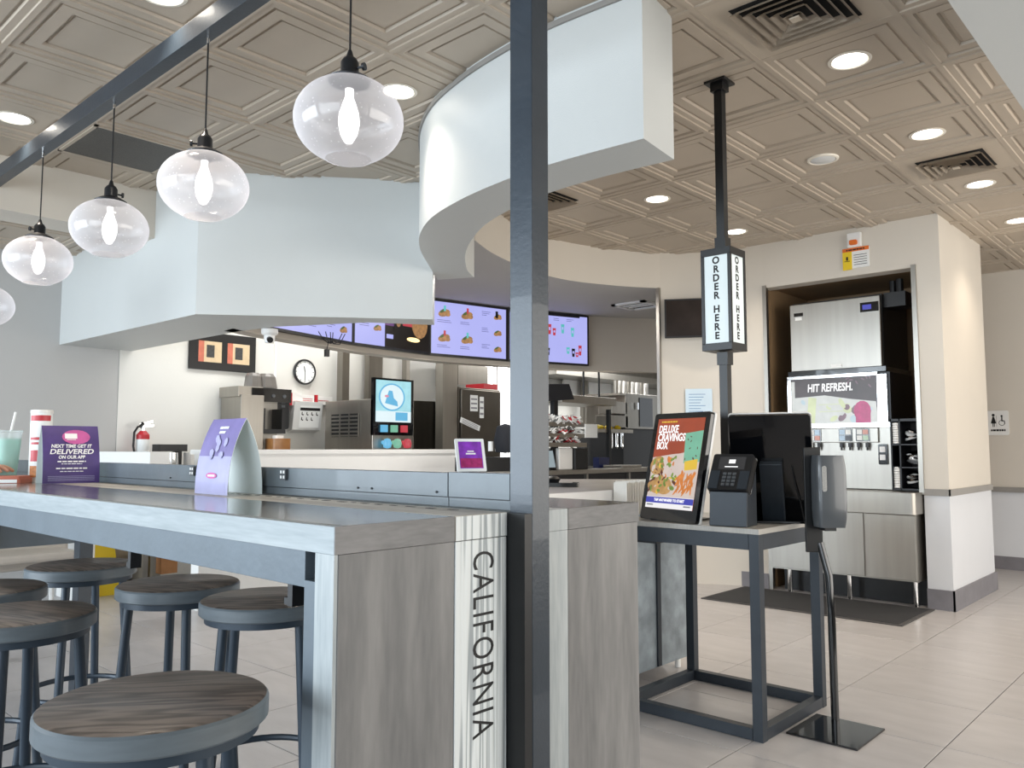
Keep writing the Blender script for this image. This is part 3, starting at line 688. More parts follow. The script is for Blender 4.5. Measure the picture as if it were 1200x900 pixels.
for q_, (s_, f_) in enumerate((('DELUXE', .42), ('CRAVINGS', .59), ('BOX', .24))):
    text(s_, .052, 'scr_ink', scn, F @ Matrix.Translation((a0+(.06+f_/2)*wS, y0+(.875-.092*q_)*hS, z+.003)), bold=.0012, fit=f_*wS)
print_bars(.11, .007, 'scr_yellow', scn, F @ Matrix.Translation((a0+.085, y1-.016, z+.003)))
text('TAP ANYWHERE TO START', .0185, 'scr_ink', scn, F @ Matrix.Translation(((a0+b0)/2, y0+.088*hS, z+.003)), sx=.9, bold=.0005)
for u_ in (a0+.01, b0-.06): MB().rect(u_, y0+.012, u_+.045, y0+.018, z+.0025, F).build('screen_button', 'ink_grey', scn)
MB().bar(F @ Vector((0, .05, -.03)), F @ Vector((0, .05, -.03))+Vector((0, .16, -.05)), .12, .012).box(-.10, .10, .02, .24, 0, .008).build('stand', 'black_steel', k1)
k2, F, wd, hh = kiosk('order_kiosk', 'second ordering kiosk seen from its black back with stand column, facing away', (-1.868, 3.655, 0), (-1.545, 3.765, 0), .18, .49, False)
H2 = wd/2+.01
MB().rbox(-H2, H2, 0, hh, -.012, 0.012, .014, F).build('rear_shell', 'black_gloss', k2, smooth=30)
MB().rbox(-H2-.003, H2+.003, -.002, hh+.003, -.022, -.0125, .014, F).build('display_frame', 'white_plastic', k2, smooth=30)
MB().box(-.05, .05, .0, .30, .012, .055, F).build('mount_column', 'kiosk_steel', k2, bev=.003)
MB().box(-.13, .13, -.17, .05, 0, .01, Matrix.Rotation(.54, 4, 'Z')).build('foot_plate', 'black_gloss', k2, bev=.002)
MB().box(.08, .14, .12, .122, .0122, .014, F).tube([F @ Vector(q) for q in ((.09, .28, .014), (.10, .2, .03), (.12, .1, .03), (.13, .01, .02))], .003, 6).build('cable', 'black_plastic', k2, smooth=True)
# payment terminal on plinth
pt = thing('payment_terminal', 'card payment terminal with small lit screen and keypad on a dark plinth between the kiosks', 'card reader', (-1.735, 3.33, .875), rz=.12)
MB().add([(-.085, -.045, 0), (.085, -.045, 0), (.085, .09, 0), (-.085, .09, 0), (-.085, -.03, .175), (.085, -.03, .175), (.085, .09, .30), (-.085, .09, .30)],
         [(3, 2, 1, 0), (0, 1, 5, 4), (1, 2, 6, 5), (2, 3, 7, 6), (3, 0, 4, 7), (4, 5, 6, 7)]).build('plinth', 'kiosk_steel', pt, bev=.003)
TF = frame((0, -.035, .15), (1, 0, 0), (0, .55, .84))
MB().rbox(-.092, .092, 0, .185, -.02, .018, .01, TF).build('terminal_body', 'black_plastic', pt, smooth=30)
MB().rbox(-.096, .096, -.004, .189, -.024, -.0205, .012, TF).build('side_trim', 'chrome', pt, smooth=30)
MB().rect(-.06, .105, .06, .17, .0185, TF).build('display', 'scr_dark' if 'scr_dark' in MATS else mat('scr_dark', '3c3c40', .3, emit=.4), pt)
MB().rect(-.015, .135, .015, .155, .0195, TF).rect(-.03, .115, .03, .12, .0195, TF).build('display_print', 'scr_ink', pt)
kp = MB()
for r_ in range(4):
    for c_ in range(3): kp.box(-.03+c_*.022, -.014+c_*.022, .02+r_*.018, .032+r_*.018, .018, .022, TF)
kp.build('keypad', 'grey_plastic', pt)
for u_ in (-.088, .045): MB().box(u_, u_+.043, .005, .095, .018, .0215, TF).build('side_pad', 'kiosk_steel', pt)
# sanitiser stand
sn = thing('sanitiser_stand', 'grey automatic hand sanitiser dispenser on a slim black pole with square floor plate', 'dispenser', (-1.405, 3.595, 0))
MB().box(-.15, .15, -.165, .165, 0, .008).build('base_plate', 'black_gloss', sn, bev=.002)
MB().tube([(0, 0, .008), (-.003, 0, .5), (-.01, 0, .66), (-.03, 0, .74), (-.045, 0, .80)], .017, 12).build('pole', 'black_gloss', sn, smooth=True)
SF = frame((-.03, .0, .76), (.75, .66, 0), (0, 0, 1))
MB().box(-.075, .0, 0, .46, -.012, .0, SF).build('back_board', 'black_steel', sn, bev=.003)
b = MB()
pr = []
for k in range(9):
    t_ = k/8; z = .125+.31*t_; s_ = 1-.10*(2*t_-1)**4
    pr.append((z, s_))
rr = []
for z, s_ in pr:
    p_ = []
    for cx, cy, a0_ in ((.045, .085, 0), (-.045, .085, 90), (-.045, .015, 180), (.045, .015, 270)):
        for q in range(4):
            a = math.radians(a0_+30*q); p_.append(((cx+.018*math.cos(a))*s_, z, (cy+.018*math.sin(a))*s_+.003))
    rr.append(p_)
v = [q for ring in rr for q in ring]; n = 16
f = [(i*n+k, (i+1)*n+k, (i+1)*n+(k+1) % n, i*n+(k+1) % n) for i in range(8) for k in range(n)]+[tuple(range(n)), tuple(8*n+k for k in range(n))[::-1]]
b.add(v, f, SF @ Matrix.Translation((.012, -.01, 0)))
b.build('dispenser_cover', 'grey_plastic', sn, smooth=50)
MB().rbox(-.035, -.015, .27, .38, .105, .1085, .008, SF).build('level_window', 'chrome', sn)
MB().rbox(.066, .072, .30, .33, .03, .05, .002, SF @ Matrix.Translation((.0, 0, .02))).build('maker_mark', 'ink_white', sn)
MB().box(-.02, .03, .10, .14, .02, .08, SF).build('spout', 'black_plastic', sn)

# ================================================================== DRINKS STATION
ds = thing('ice_machine', 'large stainless ice machine at the top of the drinks recess', 'ice machine', (-2.6, 7.3, 1.86))
MB().box(-3.0, -2.235, 6.92, 6.96, 1.885, 2.475).build('front_panel', 'stainless', ds, W=True, bev=.006)
MB().box(-2.995, -2.232, 6.962, 7.6, 1.885, 2.49).build('casing', 'black_plastic', ds, W=True)
MB().box(-2.39, -2.245, 6.91, 6.921, 2.345, 2.425).build('control_display', 'black_gloss', ds, W=True)
MB().box(-2.37, -2.30, 6.907, 6.911, 2.365, 2.405).build('lit_screen', 'scr_blue', ds, W=True)
MB().box(-2.96, -2.88, 6.914, 6.921, 2.37, 2.40).build('maker_badge', 'black_gloss', ds, W=True)
MB().box(-2.95, -2.89, 6.914, 6.921, 2.335, 2.362).box(-2.65, -2.56, 6.914, 6.921, 1.90, 1.93).build('label_plate', 'white_plastic', ds, W=True)
MB().box(-3.02, -2.2, 6.9, 7.55, 1.845, 1.884).build('base_rim', 'black_gloss', ds, W=True)
MB().cyl((-2.13, 7.1, 2.45), (-2.13, 7.1, 2.62), .03, n=10).cyl((-2.2, 7.15, 2.45), (-2.2, 7.15, 2.62), .025, n=10).box(-2.23, -2.06, 7.0, 7.2, 2.38, 2.5).build('hose_box', 'black_plastic', ds, W=True)
fd = thing('drink_dispenser', 'self serve soda fountain with lit sign reading HIT REFRESH', 'drink dispenser', (-2.6, 7.2, .88))
MB().box(-3.03, -2.18, 6.93, 7.5, 1.41, 1.84).build('canopy', 'black_plastic', fd, W=True)
MB().box(-3.03, -2.17, 6.90, 6.94, 1.39, 1.425).box(-3.03, -2.27, 6.90, 6.94, 1.815, 1.84).box(-3.03, -3.0, 6.90, 6.94, 1.42, 1.82).box(-2.275, -2.20, 6.905, 6.94, 1.42, 1.82).build('canopy_frame', 'chrome', fd, W=True)
mat('sgn_dark', '4a3c3c', .3, emit=.5, var=.5, scale=9); mat('sgn_pale', 'd9dcd8', .3, emit=.75, var=.12, scale=14); mat('sgn_pink', 'c23678', .3, emit=.7, var=.3, scale=24); mat('sgn_lime', 'd3dcae', .3, emit=.8, var=.2); mat('sgn_mauve', '8c6a78', .3, emit=.6, var=.3, scale=20); mat('sgn_sky', 'bcd3dd', .3, emit=.8, var=.1)
DF = frame((-3.0, 6.915, 1.425), (1, 0, 0), (0, 0, 1)); wD, hD = .725, .39
s = MB(); s.mt(0).rect(0, 0, wD, hD, 0, DF).mt(1).poly([(0, 0), (wD, 0), (wD*.98, hD*.45), (wD*.7, hD*.52), (wD*.4, hD*.62), (0, hD*.58)], .001, DF).mt(1).rect(0, 0, .03, hD*.95, .0015, DF)
s.mt(3).poly([(.13, 0), (.20, 0), (.22, .22), (.15, .23)], .0025, DF).mt(2).ell(.60, .10, .07, .085, .003, DF).rect(.545, 0, .665, .07, .0035, DF)
for k in range(14):
    s.mt([1, 3, 4, 5][k % 4]).ell(.05+.6*rf.random(), .02+.17*rf.random(), .02+.03*rf.random(), .015+.03*rf.random(), .0016+.00005*k, DF, 9, rf.random()*3)
for k in range(10): s.mt(4).ell(.40+.3*rf.random(), .30+.08*rf.random(), .02, .006, .0022, DF, 6, rf.random()*3)
s.mt(3).rect(.24, .10, .5, .106, .003, DF).rect(.24, .16, .5, .166, .003, DF)
pn = s.build('sign_panel', ['sgn_dark', 'sgn_pale', 'sgn_pink', 'sgn_lime', 'sgn_mauve', 'sgn_sky'], fd, W=True)
text('HIT REFRESH.', .095, 'scr_ink', pn, DF @ Matrix.Translation((.335, hD*.78, .004)), sx=.68, W=True, bold=.0022, shear=.1)
MB().box(-3.02, -2.17, 6.93, 7.5, .885, 1.385).build('body', 'stainless', fd, W=True)
MB().box(-3.0, -2.28, 6.905, 6.931, 1.265, 1.385).build('button_panel', 'stainless', fd, W=True, bev=.004)
mat('pale_blue', 'b4cbe0', .4, var=.1); mat('pale_green', 'b9d2bc', .4, var=.1); mat('pale_red', 'cf9a90', .4, var=.1)
cols = ['pale_blue', 'paper_white', 'pale_green', 'paper_white', 'pale_red', 'paper_white', 'pale_blue', 'smoke_dark']
mat('smoke_dark', '5a5f66', .4)
for c_, x in enumerate((-2.93, -2.80, -2.54, -2.40)):
    bf = MB().box(x-.055, x+.055, 6.898, 6.906, 1.275, 1.378).build('button_frame', 'black_gloss', fd, W=True)
    for a in (0, 1):
        for d in (0, 1): MB().box(x-.045+a*.048, x-.003+a*.048, 6.893, 6.899, 1.283+d*.048, 1.322+d*.048).build('drink_button', cols[(c_*3+a+2*d) % 8], bf, W=True)
    for a in (-.035, .035):
        MB().box(x+a-.012, x+a+.012, 6.89, 6.93, 1.225, 1.262).cyl((x+a, 6.90, 1.20), (x+a, 6.90, 1.226), .009, n=8).build('nozzle', 'black_plastic', fd, W=True)
MB().rbox(-2.285, -2.215, 1.085, 1.25, -.001, .009, .008, frame((0, 6.92, 0), (1, 0, 0), (0, 0, 1))).build('ice_lever', 'black_gloss', fd, W=True)
for zz in (1.12, 1.185): MB().box(-2.272, -2.228, 6.905, 6.911, zz, zz+.045).build('lever_icon', 'ink_white', fd, W=True)
MB().rbox(-2.97, -2.90, 1.085, 1.25, -.001, .009, .008, frame((0, 6.92, 0), (1, 0, 0), (0, 0, 1))).build('ice_lever', 'black_gloss', fd, W=True)
lr = thing('lid_rack', 'black rack of cup lids beside the soda fountain at the recess edge', 'rack', (-2.03, 6.95, .88))
MB().box(-2.165, -1.955, 7.12, 7.14, .885, 1.45).box(-2.165, -2.155, 6.84, 7.12, .885, 1.45).box(-1.965, -1.955, 6.84, 7.12, .885, 1.45).box(-2.10, -2.09, 6.84, 7.12, .885, 1.45).box(-2.165, -1.955, 6.84, 7.12, .885, .9).box(-2.165, -1.955, 6.84, 7.12, 1.06, 1.07).box(-2.165, -1.955, 6.84, 7.12, 1.24, 1.25).box(-2.165, -1.955, 6.84, 7.12, 1.43, 1.45).build('rack_body', 'black_plastic', lr, W=True)
for zz, c_ in ((.905, 9), (1.255, 9)):
    for k in range(c_): MB().lathe([(.0, 0), (.026, .0), (.026, .012), (.022, .016), (0, .016)], 10, (-2.127, 6.86, zz+k*.0185-.0)).build('cup_lid', 'white_plastic', lr, W=True, smooth=30)
for zz in (.92, 1.08, 1.26):
    for k in range(4):
        MB().lathe([(.0, 0), (.048, .0), (.05, .012), (.04, .02), (0, .022)], 12, M=Matrix.Translation((-2.03, 6.93, zz+.03+k*.018)) @ Matrix.Rotation(rnd.uniform(-.5, .5), 4, 'X') @ Matrix.Rotation(rnd.uniform(-.3, .3), 4, 'Y')).build('cup_lid', 'chrome' if k % 2 else 'white_plastic', lr, W=True, smooth=30)
dc = thing('drinks_counter', 'stainless counter cabinet with rounded drip ledge under the soda fountain', 'counter', (-2.6, 6.9, 0))
MB().rbox(-3.14, -1.93, 6.60, 7.7, .715, .878, .04, n=4).build('worktop', 'stainless', dc, W=True, smooth=40)
MB().box(-3.12, -1.955, 6.70, 7.7, .20, .714).build('cabinet', 'stainless', dc, W=True)
for x in (-3.11, -2.72, -2.335): MB().box(x+.006, x+.375, 6.685, 6.70, .21, .705).build('door', 'stainless', dc, W=True, bev=.003)
for x in (-3.0, -2.5, -2.0): MB().cyl((x, 6.78, .0), (x, 6.78, .2), .02, n=10).build('foot', 'chrome', dc, W=True, smooth=True)
MB().box(-3.1, -1.95, 6.9, 6.94, 0, .2).build('kick_board', 'black_plastic', dc, W=True)
fm_ = thing('floor_mat', 'dark rubber floor mat in front of the drinks station', 'mat', (-2.6, 6.35, 0))
MB().box(-3.40, -1.86, 5.98, 6.74, .001, .008).build('mat_border', 'mat_edge', fm_, W=True)
MB().box(-3.37, -1.89, 6.01, 6.71, .008, .011).build('mat_surface', 'mat_rubber', fm_, W=True)
# alarm strobe and warning sign
al = thing('fire_alarm', 'white and amber fire alarm strobe high above the drinks recess', 'alarm', (-2.37, 6.8, 2.92))
MB().box(-2.425, -2.315, 6.755, 6.80, 2.87, 2.99).build('housing', 'white_plastic', al, W=True, bev=.006)
MB().rbox(-2.40, -2.34, 2.885, 2.925, 0, .02, .01, frame((0, 6.755, 0), (1, 0, 0), (0, 0, 1))).build('strobe_lens', 'orange', al, W=True)
ws = thing('warning_sign', 'small orange, yellow and white warning sign below the fire alarm', 'sign', (-2.37, 6.795, 2.78))
MB().box(-2.475, -2.262, 6.79, 6.80, 2.70, 2.865).build('sign_plate', 'white_plastic', ws, W=True)
MB().box(-2.475, -2.262, 6.786, 6.7905, 2.84, 2.87).build('orange_band', 'orange', ws, W=True)
MB().box(-2.475, -2.40, 6.786, 6.7905, 2.69, 2.84).build('yellow_panel', 'yellow', ws, W=True)
tl_ = MB().box(-2.46, -2.415, 6.784, 6.786, 2.76, 2.765).box(-2.445, -2.43, 6.784, 6.786, 2.77, 2.80)
for k in range(5): tl_.box(-2.385, -2.28, 6.788, 6.79, 2.725+k*.02, 2.729+k*.02)
tl_.build('small_print', 'ink_black', ws, W=True)
print_bars(.15, .012, 'ink_black', ws, WM[ws.name].inverted() @ frame((-2.37, 6.7855, 2.854), (1, 0, 0), (0, 0, 1)))
# menu tv on curved wall + paper notice
tv = thing('wall_screen', 'small switched-off dark screen on the curved wall beside the order sign', 'screen', M=frame((-3.73, 6.545, 2.215), (.86, .50, 0), (0, 0, 1)))
MB().box(-.27, .29, 0, .355, .04, .07).build('bezel', 'black_plastic', tv, bev=.003)
MB().rect(-.255, .015, .275, .34, .0705).build('screen', 'scr_off' if 'scr_off' in MATS else mat('scr_off', '2a2422', .12, var=.3, scale=9), tv)
MB().box(-.1, .1, .1, .25, -.1, .04).build('bracket', 'black_steel', tv)
nt_ = thing('paper_notice', 'white printed notice taped to the curved wall left of the sign pole', 'notice', M=frame((-3.86, 6.575, 1.52), (.82, .57, 0), (0, 0, 1)))
mat('paper_blue', 'c9dbe8', .7, var=.05)
MB().box(-.0, .24, 0, .24, .012, .014).build('sheet', 'paper_blue', nt_)
pb = MB().mt(0)
for k in range(7): pb.rect(.03, .03+k*.026, .05+rnd.uniform(.08, .16), .036+k*.026, .0148)
pb.build('printing', mat('ink_blue', '6d93b8', .6), nt_)
rs = thing('restroom_sign', 'white restroom sign with figure and wheelchair symbol on the far wall', 'sign', (-1.95, 9.49, 1.35))
RF = frame((-2.045, 9.488, 1.35), (1, 0, 0), (0, 0, 1))
MB().rbox(0, .19, 0, .25, -.004, .004, .015, RF).build('sign_plate', 'white_plastic', rs, W=True)
s = MB().ell(.055, .205, .014, .014, .0045, RF).poly([(.03, .12), (.08, .12), (.062, .19), (.048, .19)], .0045, RF).rect(.046, .085, .053, .12, .0045, RF).rect(.058, .085, .065, .12, .0045, RF)
s.ell(.13, .195, .01, .01, .0045, RF).poly([(.125, .14), (.135, .14), (.137, .185), (.125, .185)], .0045, RF).rect(.13, .14, .155, .147, .0045, RF).rect(.15, .11, .157, .147, .0045, RF)
s.lathe([(.024, .0045), (.029, .0045)], 16, (.13, .125, 0), RF)
s.rect(.08+.0, .085, .082, .2, .0045, RF)
s.build('symbols', 'ink_black', rs, W=True)
print_bars(.13, .02, 'ink_black', rs, WM[rs.name].inverted() @ RF @ Matrix.Translation((.095, .05, .005)))

# ================================================================== MENU BOARDS
mat('menu_lav', 'aeb1f0', .3, emit=.9, var=.03, scale=3); mat('menu_ink', '5b5fa8', .3, emit=.5, var=0); mat('menu_dark', '15110f', .3, emit=.1, var=.4, scale=8)
mat('menu_red', 'c43a48', .3, emit=.8, var=.1); mat('menu_aqua', '5cc7c4', .3, emit=.8, var=.1); mat('menu_tan', 'c08e58', .3, emit=.6, var=.5, scale=30); mat('menu_green', '5d7a3a', .3, emit=.5, var=.4, scale=40)
mat('menu_glow', 'ffd890', .3, emit=1.6, var=.05); mat('menu_violet', '7a4a8e', .3, emit=.6, var=.3)
def on_curve(y):
    for (xa, ya), (xb, yb) in zip(mc, mc[1:]):
        if ya <= y <= yb: return Vector((xa+(xb-xa)*(y-ya)/(yb-ya), y, 0))
MM = ['menu_lav', 'menu_ink', 'menu_tan', 'menu_green', 'menu_red', 'menu_aqua', 'menu_dark', 'menu_violet', 'menu_glow']
labs = ['leftmost wide lavender menu screen above the kitchen, mostly under the soffit', 'menu screen with a lavender half and a dark meal photo with glowing light',
        'full lavender menu screen showing six rows of food pictures', 'rightmost menu screen with red, blue and dark drink cups, past the post']
for k, (ya, yb) in enumerate(((3.27, 4.28), (4.285, 5.29), (5.295, 6.24), (6.25, 7.23))):
    a, b_ = on_curve(ya), on_curve(yb); xd = (b_-a).normalized(); nrm = xd.cross(Vector((0, 0, 1)))
    o = a + nrm*.075; o.z = 2.128; L = (b_-a).length
    F = frame(o, xd, (0, 0, 1)); t = thing('menu_screen', labs[k], 'screen', M=F, group='menu screens over the kitchen')
    MB().box(0, L-.005, 0, .56, -.05, 0).build('bezel', 'black_plastic', t)
    s = MB(); x0_, x1_, y0_, y1_ = .022, L-.027, .02, .54; W_ = x1_-x0_
    s.mt(0).rect(x0_, y0_, x1_, y1_, .0015)
    rr_ = random.Random(k+11)
    def food(cx, cy, w_):
        s.mt(2).ell(cx, cy, w_, w_*.5, .003, None, 12, .3); s.mt(3).ell(cx-.2*w_, cy+.3*w_, w_*.6, w_*.2, .0035, None, 9, .5); s.mt(2).ell(cx+.45*w_, cy-.05*w_, w_*.6, w_*.4, .004, None, 9, -.3)
    def lines(x, y, n, w_):
        s.mt(1)
        for q in range(n): s.rect(x, y-q*.018, x+w_*rr_.uniform(.5, 1), y-q*.018+.0045, .003)
    if k in (0, 2):
        for c_ in range(2):
            for r_ in range(2):
                cx = x0_+W_*(.16+.30*c_); cy = y0_+.16+.25*r_
                food(cx, cy, .072); lines(cx-.08, cy-.075, 2, .18)
                s.mt([4, 5][(c_+r_) % 2]).rect(cx-.005, cy+.02, cx+.02, cy+.075, .0045)
        for r_ in range(3):
            cy = y0_+.09+.17*r_; food(x0_+W_*.88, cy, .052); lines(x0_+W_*.66, cy+.04, 3, .12)
        s.mt(6).rect(x0_+W_*.85, y1_-.10, x0_+W_*.885, y1_-.03, .005)
    elif k == 1:
        for r_ in range(3): food(x0_+W_*.28, y0_+.16+.15*r_, .05); lines(x0_+W_*.05, y0_+.2+.15*r_, 3, .14)
        s.mt(6).rect(x0_+W_*.38, y0_, x1_, y1_, .002).mt(7).rect(x0_+W_*.38, y0_+.2, x0_+W_*.5, y1_, .003).mt(4).rect(x0_+W_*.62, y0_+.22, x0_+W_*.8, y1_, .003)
        s.mt(6).rect(x0_+W_*.5, y0_+.15, x0_+W_*.62, y0_+.36, .004).mt(2).ell(x0_+W_*.86, y0_+.25, .11, .13, .0045).ell(x0_+W_*.56, y0_+.25, .03, .05, .005)
        s.mt(8).ell(x0_+W_*.77, y0_+.10, .09, .022, .006).mt(0).rect(x0_+W_*.40, y0_+.08, x0_+W_*.49, y0_+.12, .005)
    else:
        for cx, cy, h_, m_ in ((.50, .30, .11, 4), (.56, .29, .08, 4), (.67, .32, .10, 5), (.80, .29, .10, 5), (.42, .31, .09, 2), (.48, .07, .08, 6), (.38, .06, .09, 2), (.74, .10, .07, 5), (.81, .07, .09, 6), (.90, .09, .11, 4), (.86, .07, .05, 4)):
            x = x0_+W_*cx; s.mt(m_).poly([(x-.014, y0_+cy), (x+.014, y0_+cy), (x+.022, y0_+cy+h_), (x-.022, y0_+cy+h_)], .004+.0001*cx)
            s.mt(0).rect(x-.01, y0_+cy+h_*.4, x+.01, y0_+cy+h_*.7, .005)
        lines(x0_+W_*.05, y0_+.42, 6, .2); lines(x0_+W_*.05, y0_+.25, 6, .2); lines(x0_+W_*.55, y1_-.045, 2, .12); lines(x0_+W_*.72, y1_-.045, 2, .1); s.mt(6).rect(x0_, y1_-.016, x1_-.1, y1_, .003)
    s.build('screen', MM, t)
# cable bundle and camera under the menu wall
cb = thing('cable_bundle', 'tangle of black cables hanging with a small plug box below the menu screens', 'cables', tuple(at(385, 395, 'X', -5.74)))
c0 = at(385, 396, 'X', -5.70)
for k in range(6):
    a = rnd.uniform(-.16, .18); pts = [(c0.x, c0.y+a, c0.z+.05), (c0.x+.02, c0.y+a*.6, c0.z-.02-rnd.random()*.03), (c0.x+.03, c0.y+a*.2, c0.z-.05), (c0.x+.01, c0.y+.02, c0.z-.02)]
    MB().tube(smooth3 := [tuple(q) for q in pts], .004, 5).build('cable', 'black_plastic', cb, W=True, smooth=True)
MB().tube([(c0.x, c0.y, c0.z-.03), (c0.x, c0.y-.01, c0.z-.08), (c0.x, c0.y-.02, c0.z-.11)], .004, 5).box(c0.x-.01, c0.x+.02, c0.y-.035, c0.y+.0, c0.z-.16, c0.z-.10).build('plug_box', 'black_plastic', cb, W=True)
p = at(316, 386, 'Z', 2.085)
sc_ = thing('dome_camera', 'small white security camera under the soffit left of the clock', 'camera', (p.x, p.y, 2.085))
MB().lathe([(.06, 0), (.06, -.03), (.045, -.045), (.0, -.045)], 20).build('mount', 'white_plastic', sc_, smooth=True)
MB().lathe([(0, -.05), (.03, -.045), (.04, -.02), (.04, .0), (.035, .02), (0, .03)], 16, (0, 0, -.055)).build('dome', 'white_plastic', sc_, smooth=True)
MB().cyl((.01, -.01, -.07), (.045, -.02, -.085), .022, n=12).build('lens', 'black_gloss', sc_, smooth=True)

# ================================================================== BACK WALL ITEMS (wall_left side)
XW = -7.39
def wl_pt(x, y): return at(x, y, 'X', XW)
WF = lambda x, y: frame(wl_pt(x, y), (0, 1, 0), (0, 0, 1))
pf = thing('picture_frame', 'black double picture frame with two award certificates on the white wall', 'picture', M=frame((XW, 3.555, 1.965), (0, 1, 0), (0, 0, 1)))
MB().box(0, .69, 0, .36, 0, .02).build('frame', 'black_plastic', pf, bev=.003)
mat('cert_cream', 'cdb795', .6, var=.1, scale=20); mat('cert_red', 'bd6a55', .6, var=.2, scale=20); mat('cert_photo', '3a3a3a', .6, var=.5, scale=40)
for x in (.09, .385):
    c = MB().mt(0).rect(x, .075, x+.235, .275, .0212).mt(1).rect(x, .075, x+.055, .275, .022).mt(2).rect(x+.08, .12, x+.16, .24, .0225)
    c.build('certificate', ['cert_cream', 'cert_red', 'cert_photo'], pf)
ck = thing('wall_clock', 'round white wall clock with black rim on the white wall', 'clock', M=WF(356, 436))
MB().lathe([(.0, 0), (.128, 0), (.135, .01), (.135, .025), (.128, .035), (.118, .035), (.117, .02)], 32).build('rim', 'black_plastic', ck, smooth=30)
MB().lathe([(0, .021), (.118, .021)], 32).build('dial', 'paper_white', ck)
c = MB()
for k in range(12):
    a = k*PI/6; c.bar((.095*math.sin(a), .095*math.cos(a), .022), (.11*math.sin(a), .11*math.cos(a), .022), .006, .001)
c.build('hour_marks', 'ink_black', ck)
MB().bar((0, -.09, .024), (0, .015, .024), .006, .002).bar((.0, 0, .025), (-.012, .06, .025), .008, .002).build('hands', 'ink_black', ck)
fe = thing('fire_extinguisher', 'red fire extinguisher with white label and black hose behind the service wall', 'fire extinguisher', M=frame((-7.30, 3.10, 1.155), (0, 1, 0), (0, 0, 1)))
MB().cyl((0, -.32, .05), (0, .18, .05), .055, n=20).cyl((0, .18, .05), (0, .215, .05), .055, .025, n=20).build('tank', 'red', fe, smooth=True)
MB().cyl((0, -.25, .052), (0, .14, .052), .0555, n=20, cap=False).build('label_wrap', 'paper_white', fe, smooth=True)
MB().cyl((0, .215, .05), (0, .25, .05), .014, n=10).bar((-.03, .25, .05), (.09, .265, .06), .02, .008).bar((-.03, .27, .05), (.08, .30, .06), .02, .006).build('valve_handle', 'chrome', fe)
MB().tube([(-.01, .255, .05), (-.05, .25, .06), (-.08, .20, .06), (-.085, .08, .06), (-.07, 0, .06), (-.06, -.1, .06)], .010, 8).cyl((-.03, .245, .05), (.0, .285, .05), .016, n=10).build('hose', 'black_plastic', fe, smooth=True)
# back counter (hidden bulk) that carries coffee urn etc.
bc = thing('back_counter', 'stainless back counter along the white wall behind the service wall', 'counter', (-7.1, 4.5, 0))
MB().box(-7.38, -6.85, 3.0, 4.85, .86, .90).build('worktop', 'stainless', bc, W=True)
for x_ in (-7.34, -6.92):
    for y_ in (3.04, 4.80): MB().box(x_, x_+.04, y_, y_+.04, 0, .86).build('leg', 'stainless_dark', bc, W=True)
cu = thing('tea_brewer', 'stainless tea brewer with black control head and stacked filter baskets on top', 'brewer', (-7.15, 4.1, .90))
MB().box(-7.36, -6.98, 3.88, 4.12, .90, 1.72).build('column', 'stainless', cu, W=True, bev=.005)
MB().box(-7.36, -7.00, 3.86, 4.12, 1.70, 1.80).box(-7.36, -7.2, 4.12, 4.40, .9, 1.70).build('head', 'stainless', cu, W=True, bev=.004)
MB().box(-7.0, -6.985, 4.0, 4.42, 1.66, 1.79).box(-7.36, -7.0, 4.12, 4.42, 1.66, 1.79).build('control_head', 'black_gloss', cu, W=True)
for y in (4.22, 4.34): MB().cyl((-6.985, y, 1.72), (-6.975, y, 1.72), .018, n=12).build('knob', 'grey_plastic', cu, W=True)
MB().box(-7.2, -7.0, 4.13, 4.37, 1.36, 1.40).box(-7.2, -7.02, 4.13, 4.16, 1.40, 1.6).box(-7.2, -7.02, 4.34, 4.37, 1.40, 1.6).build('brew_bay', 'black_plastic', cu, W=True)
for y, r_ in ((4.08, .09), (4.22, .11)):
    MB().lathe([(r_, 0), (r_*.82, .11), (r_*.6, .14), (0, .14)], 10, (-7.12, y, 1.80)).build('filter_basket', mat('smoke_plastic', '6b6763', .3, var=.1), cu, W=True, smooth=20)
ic = thing('tea_urn', 'amber tea container with TEA print below the brewer', 'container', (-6.96, 4.28, .90))
mat('tea_amber', '9a6a3c', .3, var=.3, scale=12)
MB().rbox(-7.05, -6.87, 4.17, 4.36, .90, 1.31, .03).build('body', 'tea_amber', ic, W=True, smooth=30)
MB().rbox(-7.0, -6.92, 4.22, 4.31, 1.31, 1.34, .02).build('lid', 'white_plastic', ic, W=True)
text('TEA', .06, 'ink_white', ic, frame((-6.868, 4.265, 1.12), (0, 1, 0), (0, 0, 1)), W=True, bold=.001)
MB().cyl((-6.87, 4.265, .95), (-6.83, 4.265, .95), .015, n=8).build('tap', 'black_plastic', ic, W=True)
pdn = thing('towel_dispenser', 'black plastic towel dispenser on the white wall right of the tea brewer', 'dispenser', M=WF(307, 503))
MB().rbox(.02, .22, 0, .32, 0, .14, .03).build('cover', 'black_plastic', pdn, smooth=30)
MB().box(.13, .17, .22, .245, .14, .143).build('label_plate', 'grey_plastic', pdn)
rdp = thing('glove_box', 'red and white glove boxes rack above the grey dispenser under the clock', 'box', M=WF(333, 475))
MB().box(0, .14, 0, .125, 0, .1).build('box', 'white_plastic', rdp)
MB().box(0, .03, -.002, .127, .0, .102).box(.31, .34, 0, .12, 0, .1).build('red_band', 'red', rdp)
MB().box(.14, .30, 0.01, .115, 0, .09).box(.35, .55, .02, .11, 0, .06).build('box', 'white_plastic', rdp)
MB().mt(0).rect(.05, .04, .12, .045, .103).rect(.16, .05, .28, .056, .093).rect(.16, .07, .28, .076, .093).rect(.37, .06, .5, .066, .063).build('printing', 'red', rdp)
gdp = thing('label_dispenser', 'grey wall dispenser with white instruction chart below the glove boxes', 'dispenser', M=WF(336, 507))
